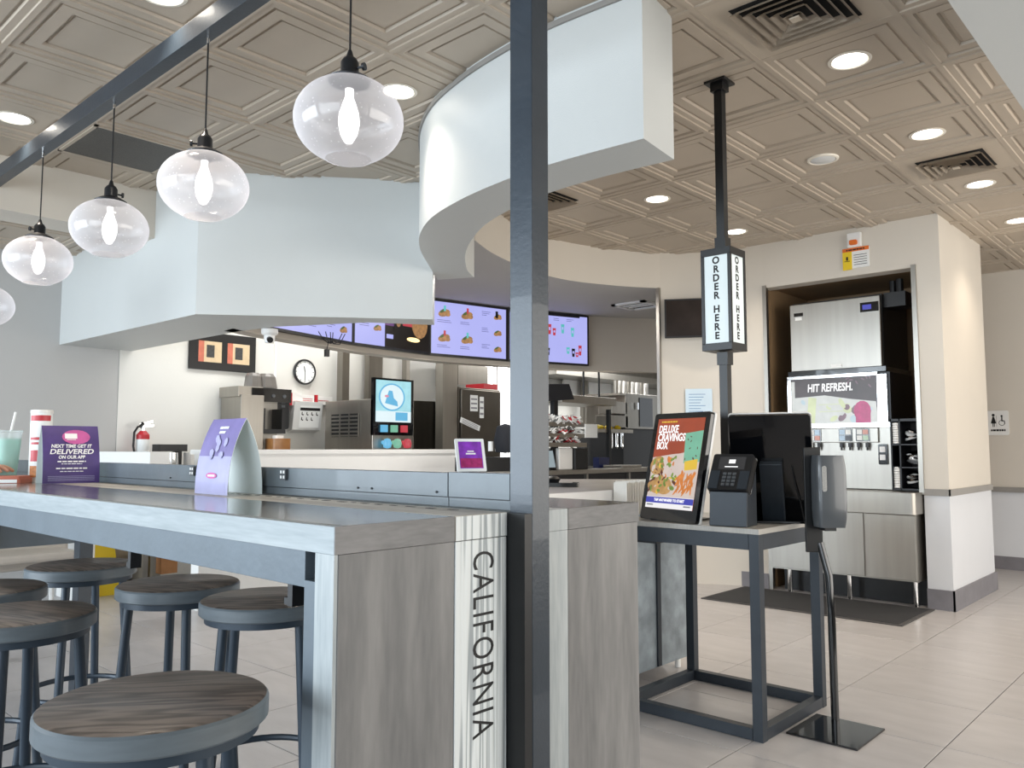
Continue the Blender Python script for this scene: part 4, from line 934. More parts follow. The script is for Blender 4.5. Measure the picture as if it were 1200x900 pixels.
MB().add([(0, 0, 0), (.34, 0, 0), (.34, .33, 0), (0, .33, 0), (0, .03, .1), (.34, .03, .1), (.34, .32, .14), (0, .32, .14)], [(0, 1, 5, 4), (1, 2, 6, 5), (2, 3, 7, 6), (3, 0, 4, 7), (4, 5, 6, 7), (3, 2, 1, 0)]).build('housing', 'speaker_white', gdp)
CF = frame((.07, .05, .107), (1, 0, 0), (0, .29, .04))
chart = MB().rect(0, 0, .24, .23, 0, CF).build('chart', 'paper_white', gdp)
c = MB().rect(0, .18, .24, .21, .001, CF)
for k in range(7): c.rect(.02+(k % 4)*.058, .135-(k//4)*.055, .03+(k % 4)*.058, .165-(k//4)*.055, .001, CF).rect(.03+(k % 4)*.058, .13-(k//4)*.055, .045+(k % 4)*.058, .142-(k//4)*.055, .001, CF)
c.build('chart_print', 'ink_black', chart)
# pots and small stuff behind service wall gap
cp = thing('coffee_maker', 'small black topped coffee carafe maker behind the gap in the service wall', 'coffee maker', tuple(at(200, 545, 'X', -6.6).xy)+(.90,))
q = at(200, 545, 'X', -6.9)
MB().box(-7.0, -6.85, q.y-.12, q.y+.12, 1.19, 1.25).box(-7.0, -6.95, q.y+.06, q.y+.12, .9, 1.2).box(-7.0, -6.8, q.y-.1, q.y+.12, .9, .93).build('maker_body', 'black_plastic', cp, W=True)
MB().cyl((-6.88, q.y, .93), (-6.88, q.y, 1.18), .065, .05, 16).build('carafe', 'chrome', cp, W=True, smooth=True)
for k, (px_, r_, h_) in enumerate(((221, .045, .28), (228, .05, .17))):
    q = at(px_, 545, 'X', -6.95-.12*k)
    t = tag(MB().lathe([(0, 0), (r_*.8, 0), (r_, h_), (0, h_)], 14, (q.x, q.y, .90)).build('cup_stack', 'white_plastic', smooth=30), ['taller stack of white cups behind the printed card', 'shorter stack of white cups touching the printed card'][k], 'cups')
# frozen drink machine + ice bin + steel cabinets
q0 = at(437, 526, 'X', -6.3); q1 = at(484, 526, 'X', -6.3)
zt = at(450, 443, 'X', -6.3).z; zb_ = at(450, 510, 'X', -6.3).z
fz = thing('frozen_drink_machine', 'frozen drink machine with bright blue logo screen and three coloured dispensing heads', 'drink machine', (-6.7, (q0.y+q1.y)/2, 0))
MB().box(-7.1, -6.31, q0.y, q1.y, 0, at(437, 467, 'X', -6.3).z).build('cabinet', 'stainless', fz, W=True, bev=.004)
MB().box(-6.34, -6.30, q0.y, q1.y, zb_, zt).build('fascia', 'black_gloss', fz, W=True)
LW = q1.y-q0.y
FZ = frame((-6.298, q0.y+.05*LW, zb_+.13*1), (0, 1, 0), (0, 0, 1)); w_ = LW*.88; h_ = zt-zb_-.15
mat('fz_sky', 'a5dce6', .3, emit=.9, var=.12, scale=14); mat('fz_pale', 'dff1f6', .3, emit=.9, var=.03); mat('fz_blue', '62b3dc', .3, emit=.9, var=.05); mat('fz_pink', 'd68aa0', .3, emit=.9, var=.1)
s = MB().mt(0).rect(0, 0, w_, h_, 0, FZ).mt(1).ell(w_*.45, h_*.6, w_*.33, h_*.33, .001, FZ, 28).mt(2).lathe([(w_*.33, .0015), (w_*.37, .0015)], 28, (0, 0, 0), FZ @ Matrix.Translation((w_*.45, h_*.6, 0)) @ Matrix.Diagonal((1, h_/w_*.9, 1, 1)))
s.mt(2).poly([(w_*.25, h_*.45), (w_*.62, h_*.38), (w_*.6, h_*.5), (w_*.5, h_*.58), (w_*.46, h_*.75), (w_*.36, h_*.76), (w_*.3, h_*.6)], .002, FZ).mt(3).ell(w_*.3, h_*.62, w_*.06, h_*.03, .0025, FZ)
s.mt(1).rect(0, 0, w_, h_*.26, .002, FZ).mt(2).rect(w_*.55, h_*.04, w_*.9, h_*.24, .003, FZ)
s.build('logo_screen', ['fz_sky', 'fz_pale', 'fz_blue', 'fz_pink'], fz, W=True)
for k, m_ in enumerate(('fz_blue', 'scr_teal', 'menu_red')):
    y = q0.y+LW*(.25+.25*k); hd = MB().box(-6.30, -6.27, y-.04, y+.03, zb_+.03, zb_+.10).build('flavour_badge', m_, fz, W=True)
    MB().lathe([(0, 0), (.035, .01), (.045, .05), (.03, .09), (0, .1)], 12, (-6.24, y, zb_-.13)).cyl((-6.31, y, zb_-.07), (-6.22, y, zb_-.07), .02, n=10).build('dispense_head', m_, fz, W=True, smooth=True)
zs = at(437, 467, 'X', -6.3).z
gx0, gx1 = -6.98, -6.52
MB().box(gx0, gx1, q0.y-.006, q0.y-.001, 1.33, 1.56).build('grille_back', 'black_plastic', fz, W=True)
for k in range(6): MB().box(gx0, gx1, q0.y-.014, q0.y-.006, 1.335+k*.038, 1.353+k*.038).build('slat', 'stainless', fz, W=True)
for k in range(4): MB().box(gx0+(gx1-gx0)*k/3-.006, gx0+(gx1-gx0)*k/3+.006, q0.y-.017, q0.y-.006, 1.33, 1.56).build('slat', 'stainless', fz, W=True)
# door jamb strips and columns between clock wall and freezer
def wbox(name, lab, cat, x0p, x1p, y0p, y1p, X, m, depth=.2, group=None, z0=None, bev=0):
    a = at(x0p, (y0p+y1p)/2, 'X', X); b_ = at(x1p, (y0p+y1p)/2, 'X', X); xm = (x0p+x1p)/2
    zt_ = at(xm, y0p, 'X', X).z; zb2 = at(xm, y1p, 'X', X).z if z0 is None else z0
    o = MB().box(X-depth, X, a.y, b_.y, zb2, zt_).build(name, m, bev=bev)
    return tag(o, lab, cat, group)
wbox('steel_door_frame', 'narrow steel door frame standing right of the clock wall', 'door frame', 401, 409, 404, 526, -7.2, 'stainless_dark', .1, z0=0)
wbox('steel_column', 'dark steel strip left of the logo screen behind the frozen drink machine', 'column', 432, 448, 404, 526, -7.25, 'stainless_dark', .08, z0=0)
wbox('steel_column', 'pale vertical panel behind the frozen drink machine', 'column', 476, 480, 404, 526, -7.2, 'stainless', .08, z0=0)
wbox('prep_cabinet', 'tall reflective stainless cabinet right of the frozen drink machine', 'cabinet', 484, 519, 470, 526, -6.9, 'stainless_dark', .4, z0=0, bev=.005)
wbox('steel_column', 'bright brushed steel column left of the dark freezer', 'column', 519, 536, 423, 526, -6.5, 'stainless', .12, z0=0)
fg = thing('freezer', 'dark stainless upright freezer with taped paper labels left of the window', 'freezer', tuple(at(560, 526, 'X', -6.5).xy)+(0,))
a = at(537, 500, 'X', -6.5); b_ = at(586, 500, 'X', -6.5); zt = at(560, 455, 'X', -6.5).z
mat('freezer_dark', '5c5750', .35, metal=.8, var=.12, scale=4)
MB().box(-6.88, -6.5, a.y, b_.y, 0, zt).build('cabinet', 'freezer_dark', fg, W=True, bev=.01)
MB().box(-6.5, -6.47, a.y+.02, b_.y-.02, .3, zt-.02).build('door', 'freezer_dark', fg, W=True, bev=.01)
for (x0p, x1p, y0p, y1p, an) in ((551, 560, 463, 482, 0), (562, 567, 465, 490, 0), (539, 563, 491, 503, -.3)):
    c = at((x0p+x1p)/2, (y0p+y1p)/2, 'X', -6.468); w2 = (at(x1p, y0p, 'X', -6.468).y-at(x0p, y0p, 'X', -6.468).y)/2; h2 = (at(x0p, y0p, 'X', -6.468).z-at(x0p, y1p, 'X', -6.468).z)/2
    if an: h2 *= .55
    G = frame(c, (0, 1, 0), (0, 0, 1)) @ Matrix.Rotation(an, 4, 'Z')
    pl = MB().rect(-w2, -h2, w2, h2, 0, G).build('paper_label', 'paper_white', fg, W=True)
    c2 = MB()
    for k in range(3): c2.rect(-w2*.8, -h2*.7+k*h2*.55, w2*.8, -h2*.5+k*h2*.55, .001, G)
    c2.build('printing', 'ink_grey', pl, W=True)
wbox('overhead_cabinet', 'plain grey steel cabinet above the dark freezer', 'cabinet', 537, 572, 428, 452, -6.9, 'stainless_dark', .4)
wbox('red_lid', 'dark red tray lying on top of the freezer', 'tray', 567, 583, 450, 456, -6.6, 'red', .3)

# ================================================================== ORDER COUNTER
oc = thing('order_counter', 'order counter with pale top and galvanised metal front left of the kiosk stand', 'counter', (-2.8, 3.4, 0))
cpoly = [(-2.42, 2.5), (-2.42, 4.13), (-3.1, 4.75), (-3.7, 4.25), (-3.3, 2.5)]
MB().prism(cpoly, .965, 1.005).build('worktop', 'table_vinyl', oc, W=True)
MB().box(-2.43, -2.405, 2.5, 4.13, .925, 1.006).build('top_edge', 'white_paint', oc, W=True)
MB().prism([(-2.5, 2.5), (-2.5, 4.05), (-3.05, 4.6), (-3.5, 4.2), (-3.2, 2.5)], .1, .965).build('carcass', 'white_paint', oc, W=True)
for a, b_ in ((2.5, 3.12), (3.125, 3.80), (3.805, 4.10)): MB().box(-2.5, -2.42, a, b_, .055, .924).build('metal_panel', 'galvanised', oc, W=True, bev=.002)
MB().box(-2.418, -2.41, 3.785, 3.82, .06, .92).build('joint_strip', 'kiosk_steel', oc, W=True)
for y in (3.0, 4.06): MB().cyl((-2.46, y, 0), (-2.46, y, .055), .016, n=10).build('foot', 'white_plastic', oc, W=True)
p = at(734, 590, 'X', -2.52)
for k in range(14):
    dy = k*.011
    MB().box(-2.395, -2.315, 0, .004, 0, .16+.008*math.sin(k*2.1), Matrix.Translation((0, 3.37+dy*1.6+.002*math.sin(k*5), .885))).build('paper_bag', 'bag_white')
bags = [o for o in COL.objects if o.name.startswith('paper_bag')]
pb = thing('paper_bag_stack', 'upright white paper bags in a holder on the order counter front, left of the kiosk', 'paper bags', (-2.36, 3.48, .885))
for o in bags:
    o.data.transform(WM[pb.name].inverted()); o.parent = pb; WM[o.name] = WM[pb.name]
q = at(655, 570, 'Z', 1.006)
tb = thing('card_reader', 'flat black card reader lying on the order counter just right of the post', 'card reader', (q.x, q.y, 1.006), rz=.6)
MB().rbox(-.11, .11, -.06, .06, 0, .022, .015).build('body', 'black_gloss', tb, smooth=30)
MB().lathe([(0, 0), (.03, 0), (.04, .02), (.02, .035), (0, .035)], 14, (-.03, 0, .022)).build('puck', 'black_plastic', tb, smooth=True)
# framed leaflet holder on the rail
cs = thing('leaflet_stand', 'small white framed purple leaflet leaning on the rail left of the post', 'leaflet', M=frame((-1.490, 1.425, 1.157), (.45, .89, 0), (-.30, .15, .94)))
MB().rbox(0, .078, 0, .088, -.004, 0, .003).build('frame', 'paper_white', cs)
mat('leaf_violet', '7a34a8', .5, var=.5, scale=45, emit=.15); mat('leaf_magenta', 'a32a6a', .5, var=.5, scale=70)
s = MB().mt(0).rect(.008, .008, .070, .08, .0006).mt(1).rect(.010, .010, .068, .035, .0009)
s.build('print', ['leaf_violet', 'leaf_magenta'], cs)
s = MB().rect(.026, .045, .052, .049, .0012).rect(.030, .052, .048, .055, .0012)
s.build('lettering', 'ink_white', cs)
MB().box(.03, .06, 0, .003, -.045, -.004).build('foot', 'paper_white', cs)

# ================================================================== KITCHEN LINE (right opening)
kx = -5.0
def P(x, y, X=kx): return at(x, y, 'X', X)
ks = thing('prep_line', 'stainless prep line shelf and counter seen past the post', 'counter', (kx-.3, 7.0, 0))
MB().box(kx-.9, kx, 5.7, 8.1, .96, 1.005).build('worktop', 'stainless', ks, W=True, bev=.003)
MB().box(kx-.85, kx-.05, 5.75, 8.05, .1, .955).build('cabinet', 'black_plastic', ks, W=True)
for y in (6.6, 7.35): MB().box(kx-.05, kx-.02, y, y+.03, .1, .96).build('post', 'stainless', ks, W=True)
pr_ = thing('receipt_printer', 'white and black receipt printer on the prep line past the post', 'printer', (kx-.15, 6.4, 1.006))
a, b_ = P(660, 540), P(676, 540); c = P(691, 540)
MB().box(kx-.3, kx-.05, a.y, b_.y, 1.006, P(668, 525).z).build('paper_side', 'white_plastic', pr_, W=True, bev=.01)
MB().box(kx-.32, kx-.02, b_.y, c.y, 1.006, P(668, 525).z).build('body', 'black_plastic', pr_, W=True, bev=.006)
a, b_ = P(640, 540), P(660, 540)
cm = thing('order_monitor', 'small tilted pale screen beside the receipt printer', 'screen', M=frame((kx-.05, a.y-.08, 1.02), (0, 1, 0), (-.25, 0, 1)))
MB().box(0, .30, 0, .19, -.02, 0).build('bezel', 'black_plastic', cm)
MB().rect(.012, .012, .288, .178, .001).build('screen', mat('scr_pale', 'b9cbd2', .3, emit=.5, var=.1), cm)
MB().box(.1, .2, -.01, .05, -.10, -.02).build('stand', 'black_plastic', cm)
# condiment rack with three tiers
rk = thing('sauce_rack', 'three tier stainless rack filled with white and red sauce packets', 'rack', (kx-.3, 6.4, 1.006))
for (yt, d) in ((495, .24), (508, .14), (519, .04)):
    zz = P(665, yt).z-.01; MB().box(kx-.35, kx+.02-d*.3, P(640, yt).y-.1, P(700 if d > .2 else 686, yt).y, zz-.012, zz).build('tray', 'stainless', rk, W=True)
    MB().box(kx+.02-d*.3, kx+.03-d*.3, P(640, yt).y-.1, P(700 if d > .2 else 686, yt).y, zz-.03, zz+.012).build('tray_lip', 'stainless', rk, W=True)
    s = MB()
    for k in range(140):
        y = rnd.uniform(P(640, yt).y-.1, P(684, yt).y); s.mt(rnd.choice([0, 0, 0, 1, 2]))
        s.box(-.03, .03, -.02, .02, -.004, .004, Matrix.Translation((rnd.uniform(kx-.2, kx-.02), y, zz+.02+rnd.random()*.05)) @ Matrix.Rotation(rnd.uniform(-1, 1), 4, 'X') @ Matrix.Rotation(rnd.uniform(-1, 1), 4, 'Y'))
    s.build('sauce_packets', ['paper_white', 'red', 'smoke_plastic'], rk, W=True, kind='stuff')
for y in (P(640, 500).y-.09, P(699, 500).y): MB().box(kx-.34, kx-.32, y, y+.02, 1.006, P(640, 487).z+.02).build('upright', 'stainless', rk, W=True)
a, b_ = P(685, 500), P(699, 500)
tag(MB().box(kx+.0, kx+.012, a.y, b_.y, P(690, 513).z, P(690, 497).z).build('cup_size_card', 'paper_white'), 'white card with black symbols fixed to the end of the sauce rack', 'card')
km = thing('kitchen_monitor', 'large dark order monitor on a black pole above the sauce rack', 'screen', (kx-.4, 6.2, 1.0))
MB().add([tuple(P(630, 450)), tuple(P(667, 450)), tuple(P(673, 468)), tuple(P(630, 471)), tuple(P(630, 450)+Vector((-.05, 0, 0))), tuple(P(667, 450)+Vector((-.05, 0, 0))), tuple(P(673, 468)+Vector((-.2, 0, 0))), tuple(P(630, 471)+Vector((-.2, 0, 0)))],
         [(0, 1, 2, 3), (7, 6, 5, 4), (0, 4, 5, 1), (1, 5, 6, 2), (2, 6, 7, 3), (3, 7, 4, 0)]).build('monitor', 'navy_gloss' if 'navy_gloss' in MATS else mat('navy_gloss', '0c1018', .4), km, W=True)
a = P(660, 480); MB().box(kx-.14, kx-.09, a.y-.03, a.y+.03, 1.006, P(660, 466).z).build('pole', 'black_steel', km, W=True)
hs = thing('heated_shelf', 'long stainless heated shelf hanging above the prep line', 'shelf', (kx-.5, 6.9, 1.6))
MB().box(-5.9, -5.4, at(672, 470, 'X', -5.4).y-.2, at(722, 470, 'X', -5.4).y, at(700, 474, 'X', -5.4).z, at(700, 465, 'X', -5.4).z).build('shelf_body', 'stainless', hs, W=True, bev=.004)
for px_ in (684, 702): 
    a = at(px_, 470, 'X', -5.6); MB().cyl((-5.6, a.y, a.z), (-5.6, a.y, 2.5), .012, n=8).build('hanger', 'black_steel', hs, W=True)
a = at(713, 480, 'X', -5.5); MB().box(-5.52, -5.48, a.y-.02, a.y+.02, 1.0, a.z).build('leg', 'black_steel', hs, W=True)
# back wall kit: white boards, hood, oven, cups
hd = thing('exhaust_hood', 'stainless exhaust hood lip running above the cook line', 'hood', (-6.9, 9.5, 2.2))
MB().box(-7.38, -6.8, 8.3, 11.8, at(700, 443, 'X', -6.8).z, at(700, 436, 'X', -6.8).z).build('hood_lip', 'stainless', hd, W=True)
MB().box(-7.38, -6.95, 8.3, 11.8, at(700, 436, 'X', -6.8).z, 2.9).build('hood_body', 'stainless_dark', hd, W=True)
for k, (x0p, x1p) in enumerate(((661, 682), (690, 716))):
    wbox('white_board', ['white splash board left of the dark strip behind the cook line', 'white splash board right of the dark strip behind the cook line'][k], 'board', x0p, x1p, 444, 465, -7.3, 'white_plastic', .03)
wbox('fryer_panel', 'dark steel strip between the two white splash boards', 'panel', 683, 689, 443, 500, -7.2, 'stainless_dark', .05)
ov = thing('warming_oven', 'tall stainless warming cabinet with dark glass door at the jamb', 'oven', tuple(at(756, 500, 'X', -5.6).xy)+(0,))
a, b_ = at(733, 480, 'X', -5.6), at(770, 480, 'X', -5.6); zt = at(750, 462, 'X', -5.6).z
zo = at(750, 503, 'X', -5.6).z
MB().box(-6.2, -5.6, a.y, b_.y+.3, zo, zt).build('cabinet', 'stainless_dark', ov, W=True, bev=.006)
MB().box(-6.15, -5.65, a.y+.02, b_.y+.25, 0, zo).build('stand', 'black_plastic', ov, W=True)  # black stand, its colour standing in for the shade under the cabinet
MB().box(-5.61, -5.59, at(749, 480, 'X', -5.6).y, at(764, 480, 'X', -5.6).y, at(750, 500, 'X', -5.6).z, at(750, 466, 'X', -5.6).z).build('glass_door', 'black_gloss', ov, W=True)
MB().box(-5.59, -5.56, at(744, 480, 'X', -5.6).y, at(745, 480, 'X', -5.6).y+.01, at(744, 480, 'X', -5.6).z, at(744, 472, 'X', -5.6).z).build('handle', 'chrome', ov, W=True)
for k in range(8):
    px_ = 722+k*5.0; q = at(px_, 455, 'X', -5.8); r_ = .03
    tag(MB().lathe([(0, 0), (r_*.85, 0), (r_, .17), (0, .17)], 12, (q.x, q.y, zt if px_ > 733 else zt-.0)).build('cup_stack', 'white_plastic' if k % 3 else 'stainless', smooth=30), ['first', 'second', 'third', 'fourth', 'fifth', 'sixth', 'seventh', 'last'][k]+' cup stack from the left over the warming cabinet', 'cups', 'cup stacks over the warming cabinet')
tag(MB().box(-6.2, -5.6, at(716, 460, 'X', -5.8).y-.1, a.y+.0, zt-.03, zt-.002).build('steel_shelf', 'stainless'), 'stainless shelf carrying the cup stacks beside the warming cabinet', 'shelf')
for k, (x0p, x1p, y0p, y1p, m_, lab) in enumerate(((717, 735, 471, 485, 'stainless', 'upper small steel control box left of the warming cabinet'), (714, 736, 487, 501, 'stainless_dark', 'lower small steel control box left of the warming cabinet'))):
    wbox('control_box', lab, 'control box', x0p, x1p, y0p, y1p, -5.6, m_, .2, bev=.004)
tag(MB().box(-5.9, -5.5, at(700, 502, 'X', -5.5).y, at(742, 502, 'X', -5.5).y, at(720, 507, 'X', -5.5).z, at(720, 503, 'X', -5.5).z).build('steel_shelf', 'stainless'), 'mid height stainless shelf with yellow wrapped food', 'shelf')
q = at(705, 500, 'X', -5.6)
for k in range(5): tag(MB().lathe([(0, 0), (.04, .005), (.045, .03), (.02, .05), (0, .05)], 8, (-5.6-.05*(k % 2), q.y-.05+k*.09, at(720, 503, 'X', -5.5).z)).build('wrapped_taco', 'yellow', smooth=True), ['first', 'second', 'third', 'fourth', 'last'][k]+' yellow wrapped item from the left on the mid steel shelf', 'food', 'yellow wrapped food on the steel shelf')
for k in range(3):
    q = at(716+k*6, 512, 'X', -5.55); q.z = at(720, 507, 'X', -5.5).z-.1; tag(MB().tube([(q.x, q.y, q.z+.1), (q.x, q.y, q.z-.06), (q.x, q.y+.02, q.z-.08), (q.x, q.y+.035, q.z-.06), (q.x, q.y+.035, q.z+.1)], .005, 6).build('hanging_tongs', 'chrome', smooth=True), ['left', 'middle', 'right'][k]+' pair of steel tongs hanging below the mid shelf', 'tongs', 'tongs hanging under the steel shelf')
wbox('dark_block', 'black block darkening the recess behind the prep line', 'dark block', 698, 750, 509, 553, -6.2, 'black_plastic', .3, z0=0)  # black block added in place of the shade in this recess
wbox('steel_pan', 'pale steel pan at the right end of the prep line', 'pan', 729, 752, 545, 553, -5.02, 'stainless', .25, bev=.004, z0=1.006)
wbox('scale_display', 'small blue display unit on the prep line', 'display', 702, 714, 536, 551, -5.3, 'scr_blue_dim' if 'scr_blue_dim' in MATS else mat('scr_blue_dim', '1c2348', .3, emit=.2, var=.3, scale=30), .08)
# items in the gap left of the post
tag(MB().box(-5.4, -5.1, at(583, 545, 'X', -5.1).y-.25, at(583, 545, 'X', -5.1).y+.6, 1.006, at(583, 536, 'X', -5.1).z).build('till_box', 'black_plastic', bev=.005), 'black till base seen just left of the post', 'till')
q = at(592, 520, 'X', -5.2)
tag(MB().lathe([(0, 0), (.09, .01), (.11, .12), (.08, .25), (0, .28)], 14, (q.x, q.y, 1.17)).build('dark_cap', 'cloth_dark', smooth=True), 'dark cap or bag on the till left of the post', 'cap')
for k, px_ in enumerate((575, 583)):
    q = at(px_, 520, 'X', -5.3); tag(MB().lathe([(0, 0), (.025, 0), (.025, .09), (0, .09)], 12, (q.x, q.y, 1.19)).build('lidded_cup', 'paper_white', smooth=30), ['left white cup on the till by the post', 'right white cup on the till by the post'][k], 'cup')

# ================================================================== UNDER-TABLE BACKGROUND
q = at(113, 692, 'Z', 0)
wf = thing('wet_floor_sign', 'yellow folding floor sign seen under the table', 'floor sign', (-7.25, 2.78, 0))
MB().add([(-.06, -.12, 0), (-.06, .12, 0), (-.01, .07, .60), (-.01, -.07, .60), (-.045, -.12, 0), (-.045, .12, 0), (0, .07, .60), (0, -.07, .60)], [(0, 1, 2, 3), (7, 6, 5, 4), (0, 4, 5, 1), (1, 5, 6, 2), (2, 6, 7, 3), (3, 7, 4, 0)]).build('panel', 'yellow', wf)
MB().add([(.14, -.12, 0), (.14, .12, 0), (.01, .07, .60), (.01, -.07, .60), (.155, -.12, 0), (.155, .12, 0), (.02, .07, .60), (.02, -.07, .60)], [(0, 1, 2, 3), (7, 6, 5, 4), (0, 4, 5, 1), (1, 5, 6, 2), (2, 6, 7, 3), (3, 7, 4, 0)]).build('panel', 'yellow', wf)
wn_ = thing('bench_seat', 'pale beige bench seat with curved back seen under the table at left', 'bench', (-6.6, 2.0, 0))
MB().box(-6.9, -6.5, 1.55, 2.35, .40, .46).build('seat', 'beige_seat', wn_, W=True, bev=.02)
MB().box(-6.95, -6.88, 1.5, 2.4, .3, .85).build('backrest', 'beige_seat', wn_, W=True, bev=.02)
for x in (-6.85, -6.55):
    for y in (1.6, 2.28): MB().cyl((x, y, 0), (x, y, .4), .018, n=8).build('leg', 'white_plastic', wn_, W=True)
wbox('cardboard_box', 'brown cardboard box on a low shelf seen under the table', 'box', 189, 208, 648, 672, -6.9, 'cardboard', .3)
wbox('tan_bin', 'tan bin standing behind the service wall gap under the table', 'bin', 122, 166, 636, 690, -7.3, mat('tan_plastic', 'a3957f', .6), .05, z0=0)
wbox('grey_bin', 'grey cabinet side between the tan bin and the cardboard box', 'cabinet', 167, 188, 640, 690, -7.0, mat('grey_metal', '8a867f', .5), .2, z0=0)

# ================================================================== THINGS ON THE TABLE
mat('card_violet', '4b3a78', .45, var=.35, scale=9); mat('card_pink', 'c45a9c', .45, var=.2, scale=30); mat('card_lilac', 'a9a8cc', .45, var=.12, scale=12)
mat('card_blend', '7d74a8', .45, var=.25, scale=10)
def gothic(n=10, half=.075, h=.245):
    p = []
    for k in range(n+1):
        t_ = k/n; p.append((-half*(1-t_**2.3)-.0008, h*t_))
    return p
def tent(label, base, rz, w_, half, texts, light=False):
    t = thing('table_tent_card', label, 'table card', (base[0], base[1], 1.0675), rz=rz, group='promotional tent cards on the high table')
    L = gothic(half=half)
    for sgn, nm, m_ in ((1, 'printed_panel', 'card_blend' if light else 'card_violet'), (-1, 'plain_panel', 'card_cool')):
        mb = MB(); n = len(L)
        v = [(x, sgn*y, z) for (y, z) in L for x in (-w_/2, w_/2)]+[(x, sgn*(y+.0016), z-.0004) for (y, z) in L for x in (-w_/2, w_/2)]
        f = []
        for k in range(n-1):
            mb.mt(0)
            a = [(2*k, 2*k+1, 2*k+3, 2*k+2)]; b_ = [(2*n+2*k+2, 2*n+2*k+3, 2*n+2*k+1, 2*n+2*k)]
            f.append((a, b_, k))
        mb.mt(0); mb.add(v, [x for a, b_, k in f for x in a]); base_n = 0
        mb.mt(1)
        for a, b_, k in f:
            for q in b_: mb.f.append(list(q)); mb.i.append(1)
            if light and sgn == 1 and k < 6: pass
        for k in range(n-1):
            mb.f.append([2*k, 2*k+2, 2*n+2*k+2, 2*n+2*k]); mb.i.append(1); mb.f.append([2*n+2*k+1, 2*n+2*k+3, 2*k+3, 2*k+1]); mb.i.append(1)
        pnl = mb.build(nm, [m_, 'card_cool', 'card_lilac'], t, smooth=30)
        if light and sgn == 1:
            for q in pnl.data.polygons:
                if q.material_index == 0 and q.center.z < .125: q.material_index = 2
    def onp(z):                      # frame on the printed panel at height z
        for (ya, za), (yb, zb) in zip(L, L[1:]):
            if za <= z <= zb:
                u = (z-za)/(zb-za); return frame((0, ya+(yb-ya)*u-.0012, z), (1, 0, 0), (0, yb-ya, zb-za))
    pan = [c for c in t.children if c.name.startswith('printed')][0]
    return t, onp, pan
t, onp, pan = tent('dark purple tent card reading NEXT TIME GET IT DELIVERED, at the left end', (-3.80, 1.31), 1.46, .22, .06, None)
for s_, z, sz, sx, sh, m_ in (('NEXT TIME GET IT', .157, .021, .9, .15, 'ink_white'), ('DELIVERED', .133, .030, 1.15, .2, 'ink_white'), ('ON OUR APP', .110, .019, .9, .15, 'ink_white'),
                          ):
    text(s_, sz, m_, pan, onp(z), sx=sx, bold=.0006 if sz > .015 else 0, shear=sh)
for wd_, h_, z in ((.11, .0055, .092), (.08, .003, .082), (.12, .0055, .063), (.09, .003, .050), (.05, .008, .183)): print_bars(wd_, h_, 'ink_white', pan, onp(z) @ Matrix.Translation((0, 0, .0012)), seed=int(z*1e3))
G = onp(.20)
MB().rect(-.024, -.012, .024, .012, .0016, G).rect(-.018, -.018, .018, -.015, .0016, G).build('emblem', 'ink_white', pan)
MB().ell(.02, -.004, .055, .034, .0008, G, 18).build('pink_glow', 'card_pink', pan)
for k in range(4): MB().rect(-.09, -.001, .09, .0006, .001, onp(.03-k*.006)).build('fine_print', 'card_lilac', pan)
t, onp, pan = tent('lavender tent card showing its pale inner panel, nearer of the two', (-2.50, 1.352), 0, .215, .060, None, True)
for z, wd_ in ((.215, .055), (.20, .04)): print_bars(wd_, .009, 'ink_white', pan, onp(z) @ Matrix.Translation((0, 0, .0008)), seed=int(z*1e3))
G = onp(.15)
lo_ = MB()
for k in range(7): lo_.ell(rnd.uniform(-.05, .05), rnd.uniform(-.03, .03), .016, .012, .001+.0001*k, G, 6, rnd.random()*3)
lo_.build('outline_art', 'card_lilac', pan)
MB().ell(0, 0, .035, .01, .001, onp(.06), 14).build('pink_patch', 'card_pink', pan)
print_bars(.045, .006, 'ink_white', pan, onp(.06) @ Matrix.Translation((0, 0, .0016)))
for k in range(7): MB().rect(-.09, -.0008, .09, .0008, .001, onp(.035-k*.0045)).build('fine_print', 'card_lilac', pan)
# drink cup
q = at(20, 566, 'Z', 1.067)
cxy = (-4.13, 1.165)
dk = thing('drink_cup', 'clear plastic cup of pale teal drink with white straw beside the hand', 'cup', (cxy[0], cxy[1], 1.0675))
gc = mat('cup_plastic', 'dfe8ea', .15, var=0); gc.node_tree.nodes['Principled BSDF'].inputs['Transmission Weight'].default_value = .0; gc.node_tree.nodes['Principled BSDF'].inputs['Alpha'].default_value = .35
MB().lathe([(.040, 0), (.050, .11), (.058, .218), (.062, .22), (.062, .228), (.059, .229)], 28).build('cup_wall', 'cup_plastic', dk, smooth=30)
MB().lathe([(0, .003), (.039, .003), (.048, .10), (.0545, .19), (0, .19)], 28).build('drink', 'teal_drink', dk, smooth=30)
MB().tube([(.0, 0, .02), (.012, .006, .2), (.022, .022, .31)], .0055, 8).build('straw', 'white_plastic', dk, smooth=True)
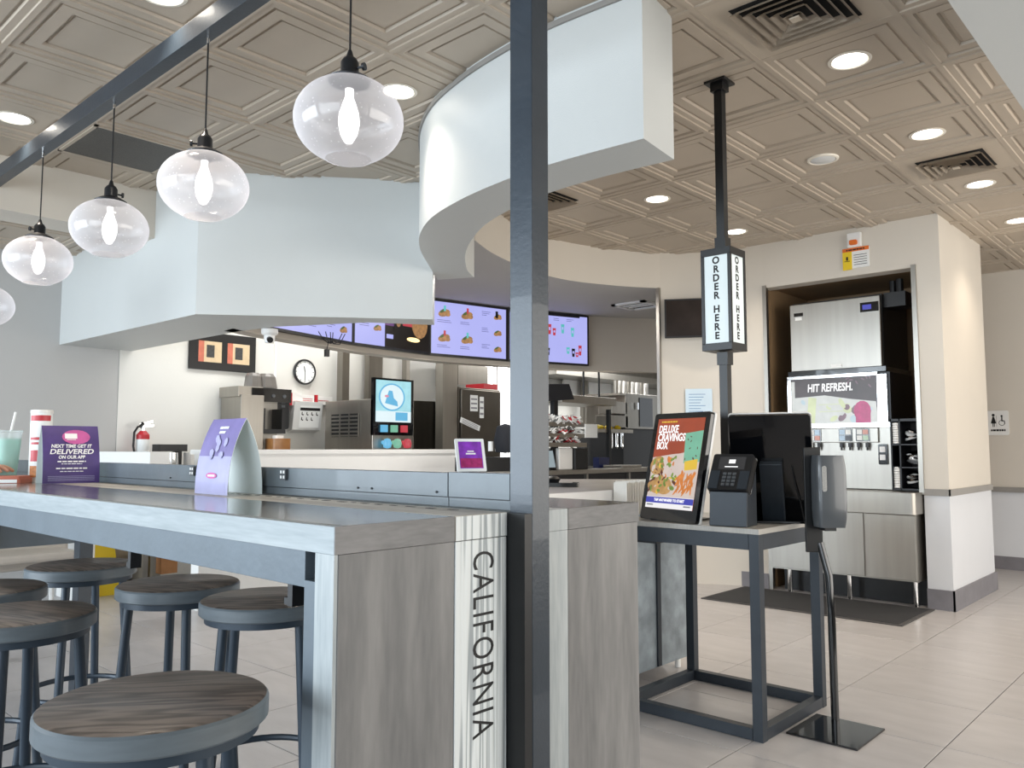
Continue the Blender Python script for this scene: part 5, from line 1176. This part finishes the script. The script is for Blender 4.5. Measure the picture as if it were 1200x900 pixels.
# chips can
cn = thing('chips_can', 'tall white and red snack tube can behind the purple tent card', 'can', (-4.03, 1.27, 1.0675))
MB().lathe([(0, 0), (.044, 0), (.044, .305), (0, .305)], 28).build('tube', 'paper_white', cn, smooth=30)
mat('can_red', 'b5313c', .4, var=.1); mat('can_food', 'c9824a', .4, var=.5, scale=60)
MB().lathe([(.045, .305), (.046, .307), (.046, .318), (.042, .320), (0, .320)], 28).build('lid', 'white_plastic', cn, smooth=30)
for a0_, a1_, zz, hh_, m_ in ((-1.5, .6, .27, .025, 'can_red'), (-1.4, .1, .185, .012, 'can_red'), (-1.3, -.1, .165, .01, 'can_red'), (-1.3, -.5, .09, .05, 'can_red'), (-1.3, -.4, .02, .05, 'can_food')):
    MB().add([(.0448*math.cos(a0_+(a1_-a0_)*k/7), .0448*math.sin(a0_+(a1_-a0_)*k/7), z) for z in (zz, zz+hh_) for k in range(8)], [(k, k+1, 8+k+1, 8+k) for k in range(7)]).build('red_print', m_, cn, smooth=True)
# wallet under hand
wl_ = thing('pink_wallet', 'reddish pink folded wallet with white label under the hand', 'wallet', (-4.02, 1.09, 1.0675), rz=.95)
MB().rbox(-.13, .13, -.07, .07, 0, .018, .012).build('cover', 'pink_wallet', wl_, smooth=30)
MB().rbox(-.125, .125, -.065, .065, .0185, .03, .012).build('flap', 'pink_wallet', wl_, smooth=30)
MB().box(.05, .115, -.0715, -.0705, .002, .016).build('label', 'paper_white', wl_)

# ================================================================== PERSON (mostly outside the frame)
def skin_obj(name, V, E_, R_, m, parent, root=0, sub=2):
    me = bpy.data.meshes.new(name); me.from_pydata(V, E_, []); o = bpy.data.objects.new(name, me); COL.objects.link(o); o.parent = parent
    md = o.modifiers.new('skin', 'SKIN'); md.use_smooth_shade = True
    for i, r_ in enumerate(R_): me.skin_vertices[0].data[i].radius = (r_, r_)
    me.skin_vertices[0].data[root].use_root = True
    s_ = o.modifiers.new('sub', 'SUBSURF'); s_.levels = sub; s_.render_levels = sub
    me.materials.append(MATS[m]); WM[o.name] = Matrix.Identity(4); return o
pe = thing('person', 'person in dark clothes at the left edge resting a hand on the wallet', 'person', (0, 0, 0))
wr_ = Vector((-4.08, 1.03, 1.128)); el = Vector((-4.40, .97, 1.108)); sh = Vector((-4.60, .80, 1.34))
hip = Vector((-4.72, .58, .88)); nk = Vector((-4.70, .60, 1.42)); sh2 = Vector((-4.80, .42, 1.36)); el2 = Vector((-4.70, .36, 1.10)); wr2 = Vector((-4.55, .40, .93))
kn1 = Vector((-4.33, .76, .80)); an1 = Vector((-4.27, .78, .40)); kn2 = Vector((-4.37, .44, .80)); an2 = Vector((-4.29, .44, .40))
V = [hip, hip+Vector((.0, 0, .22)), hip+Vector((.02, 0, .42)), nk, nk+Vector((.02, .01, .06)), sh, el, wr_+(el-wr_)*.12, sh2, el2, wr2]
MATS['shirt'] = MATS['cloth_dark']
skin_obj('shirt', [tuple(v) for v in V], [(0, 1), (1, 2), (2, 3), (3, 4), (2, 5), (5, 6), (6, 7), (2, 8), (8, 9), (9, 10)], [.15, .14, .15, .07, .055, .065, .047, .038, .065, .047, .035], 'cloth_dark', pe)
skin_obj('trousers', [tuple(v) for v in (hip, hip+Vector((.03, .09, -.03)), kn1, an1, hip+Vector((.03, -.09, -.03)), kn2, an2)], [(0, 1), (1, 2), (2, 3), (0, 4), (4, 5), (5, 6)], [.14, .10, .07, .045, .10, .07, .045], 'cloth_jean', pe)
for a in (an1, an2): MB().rbox(a.x-.05, a.x+.2, a.y-.045, a.y+.045, a.z-.10, a.z-.02, .04).build('shoe', 'black_plastic', pe, smooth=30)
hc = nk+Vector((.05, .03, .20))
HM = Matrix.Translation(hc) @ Matrix.Rotation(.5, 4, 'Z')
MB().lathe([(0, -.125), (.045, -.12), (.065, -.085), (.076, -.03), (.082, .02), (.078, .07), (.05, .11), (0, .125)], 20, M=HM @ Matrix.Diagonal((1.12, .92, 1, 1))).cyl(HM.inverted() @ (nk+Vector((.01, 0, .02))), (0, 0, -.08), .05, .05, 12, HM).lathe([(0, -.02), (.014, -.015), (.010, .01), (0, .03)], 8, M=HM @ Matrix.Translation((.092, 0, -.01))).build('head', 'skin', pe, smooth=60)
hdo = pe.children[-1]
for s_ in (-1, 1):
    MB().lathe([(0, -.010), (.010, 0), (0, .010)], 8, M=HM @ Matrix.Translation((.078, s_*.03, .012))).build('eye', 'ink_white', hdo)
    MB().lathe([(0, -.03), (.016, -.01), (.018, .015), (0, .03)], 8, M=HM @ Matrix.Translation((0, s_*.076, -.005)) @ Matrix.Diagonal((1, .5, 1, 1))).build('ear', 'skin', hdo, smooth=True)
MB().box(.078, .086, -.024, .024, -.058, -.050, HM).build('mouth', 'cert_red', hdo)
MB().lathe([(.088, -.02), (.092, .03), (.088, .085), (.055, .125), (0, .142)], 20, M=HM @ Matrix.Translation((-.016, 0, 0)) @ Matrix.Diagonal((1.08, .95, 1, 1))).build('hair', 'hair_dark', hdo, smooth=60)
# hand with five fingers lying on the wallet
hx = Vector((.62, .78, 0)).normalized(); hy = Vector((-hx.y, hx.x, 0))
def hp(a, b, c): return tuple(wr_+hx*a+hy*b+Vector((0, 0, c)))
Vh = [hp(-.05, 0, 0), hp(0, 0, 0), hp(.04, .012, .004), hp(.04, -.012, .004), hp(.08, .024, .004), hp(.082, .004, .006), hp(.08, -.016, .005), hp(.074, -.034, .002)]
Eh = [(0, 1), (1, 2), (1, 3), (2, 4), (2, 5), (3, 6), (3, 7)]; Rh = [.028, .025, .021, .021, .0115, .0115, .0112, .0100]
for base, dx, dr in ((4, .068, .004), (5, .074, 0), (6, .068, -.004), (7, .054, -.010)):
    bx_, by_, bz_ = [(.08, .024, .004), (.082, .004, .006), (.08, -.016, .005), (.074, -.034, .002)][base-4]
    i0 = len(Vh); Vh += [hp(bx_+dx*.42, by_+dr*.4, bz_+.004), hp(bx_+dx*.75, by_+dr*.8, bz_-.006), hp(bx_+dx, by_+dr, bz_-.018)]
    Eh += [(base, i0), (i0, i0+1), (i0+1, i0+2)]; Rh += [.0092, .0085, .0072]
i0 = len(Vh); Vh += [hp(.025, .035, -.006), hp(.055, .050, -.012), hp(.080, .054, -.016)]; Eh += [(1, i0), (i0, i0+1), (i0+1, i0+2)]; Rh += [.014, .0105, .0085]
skin_obj('hand', Vh, Eh, Rh, 'skin', pe, 1)
ps = dup(st0, (-4.72, .56, 0), .2, label='bar stool under the seated person, beyond the left edge')
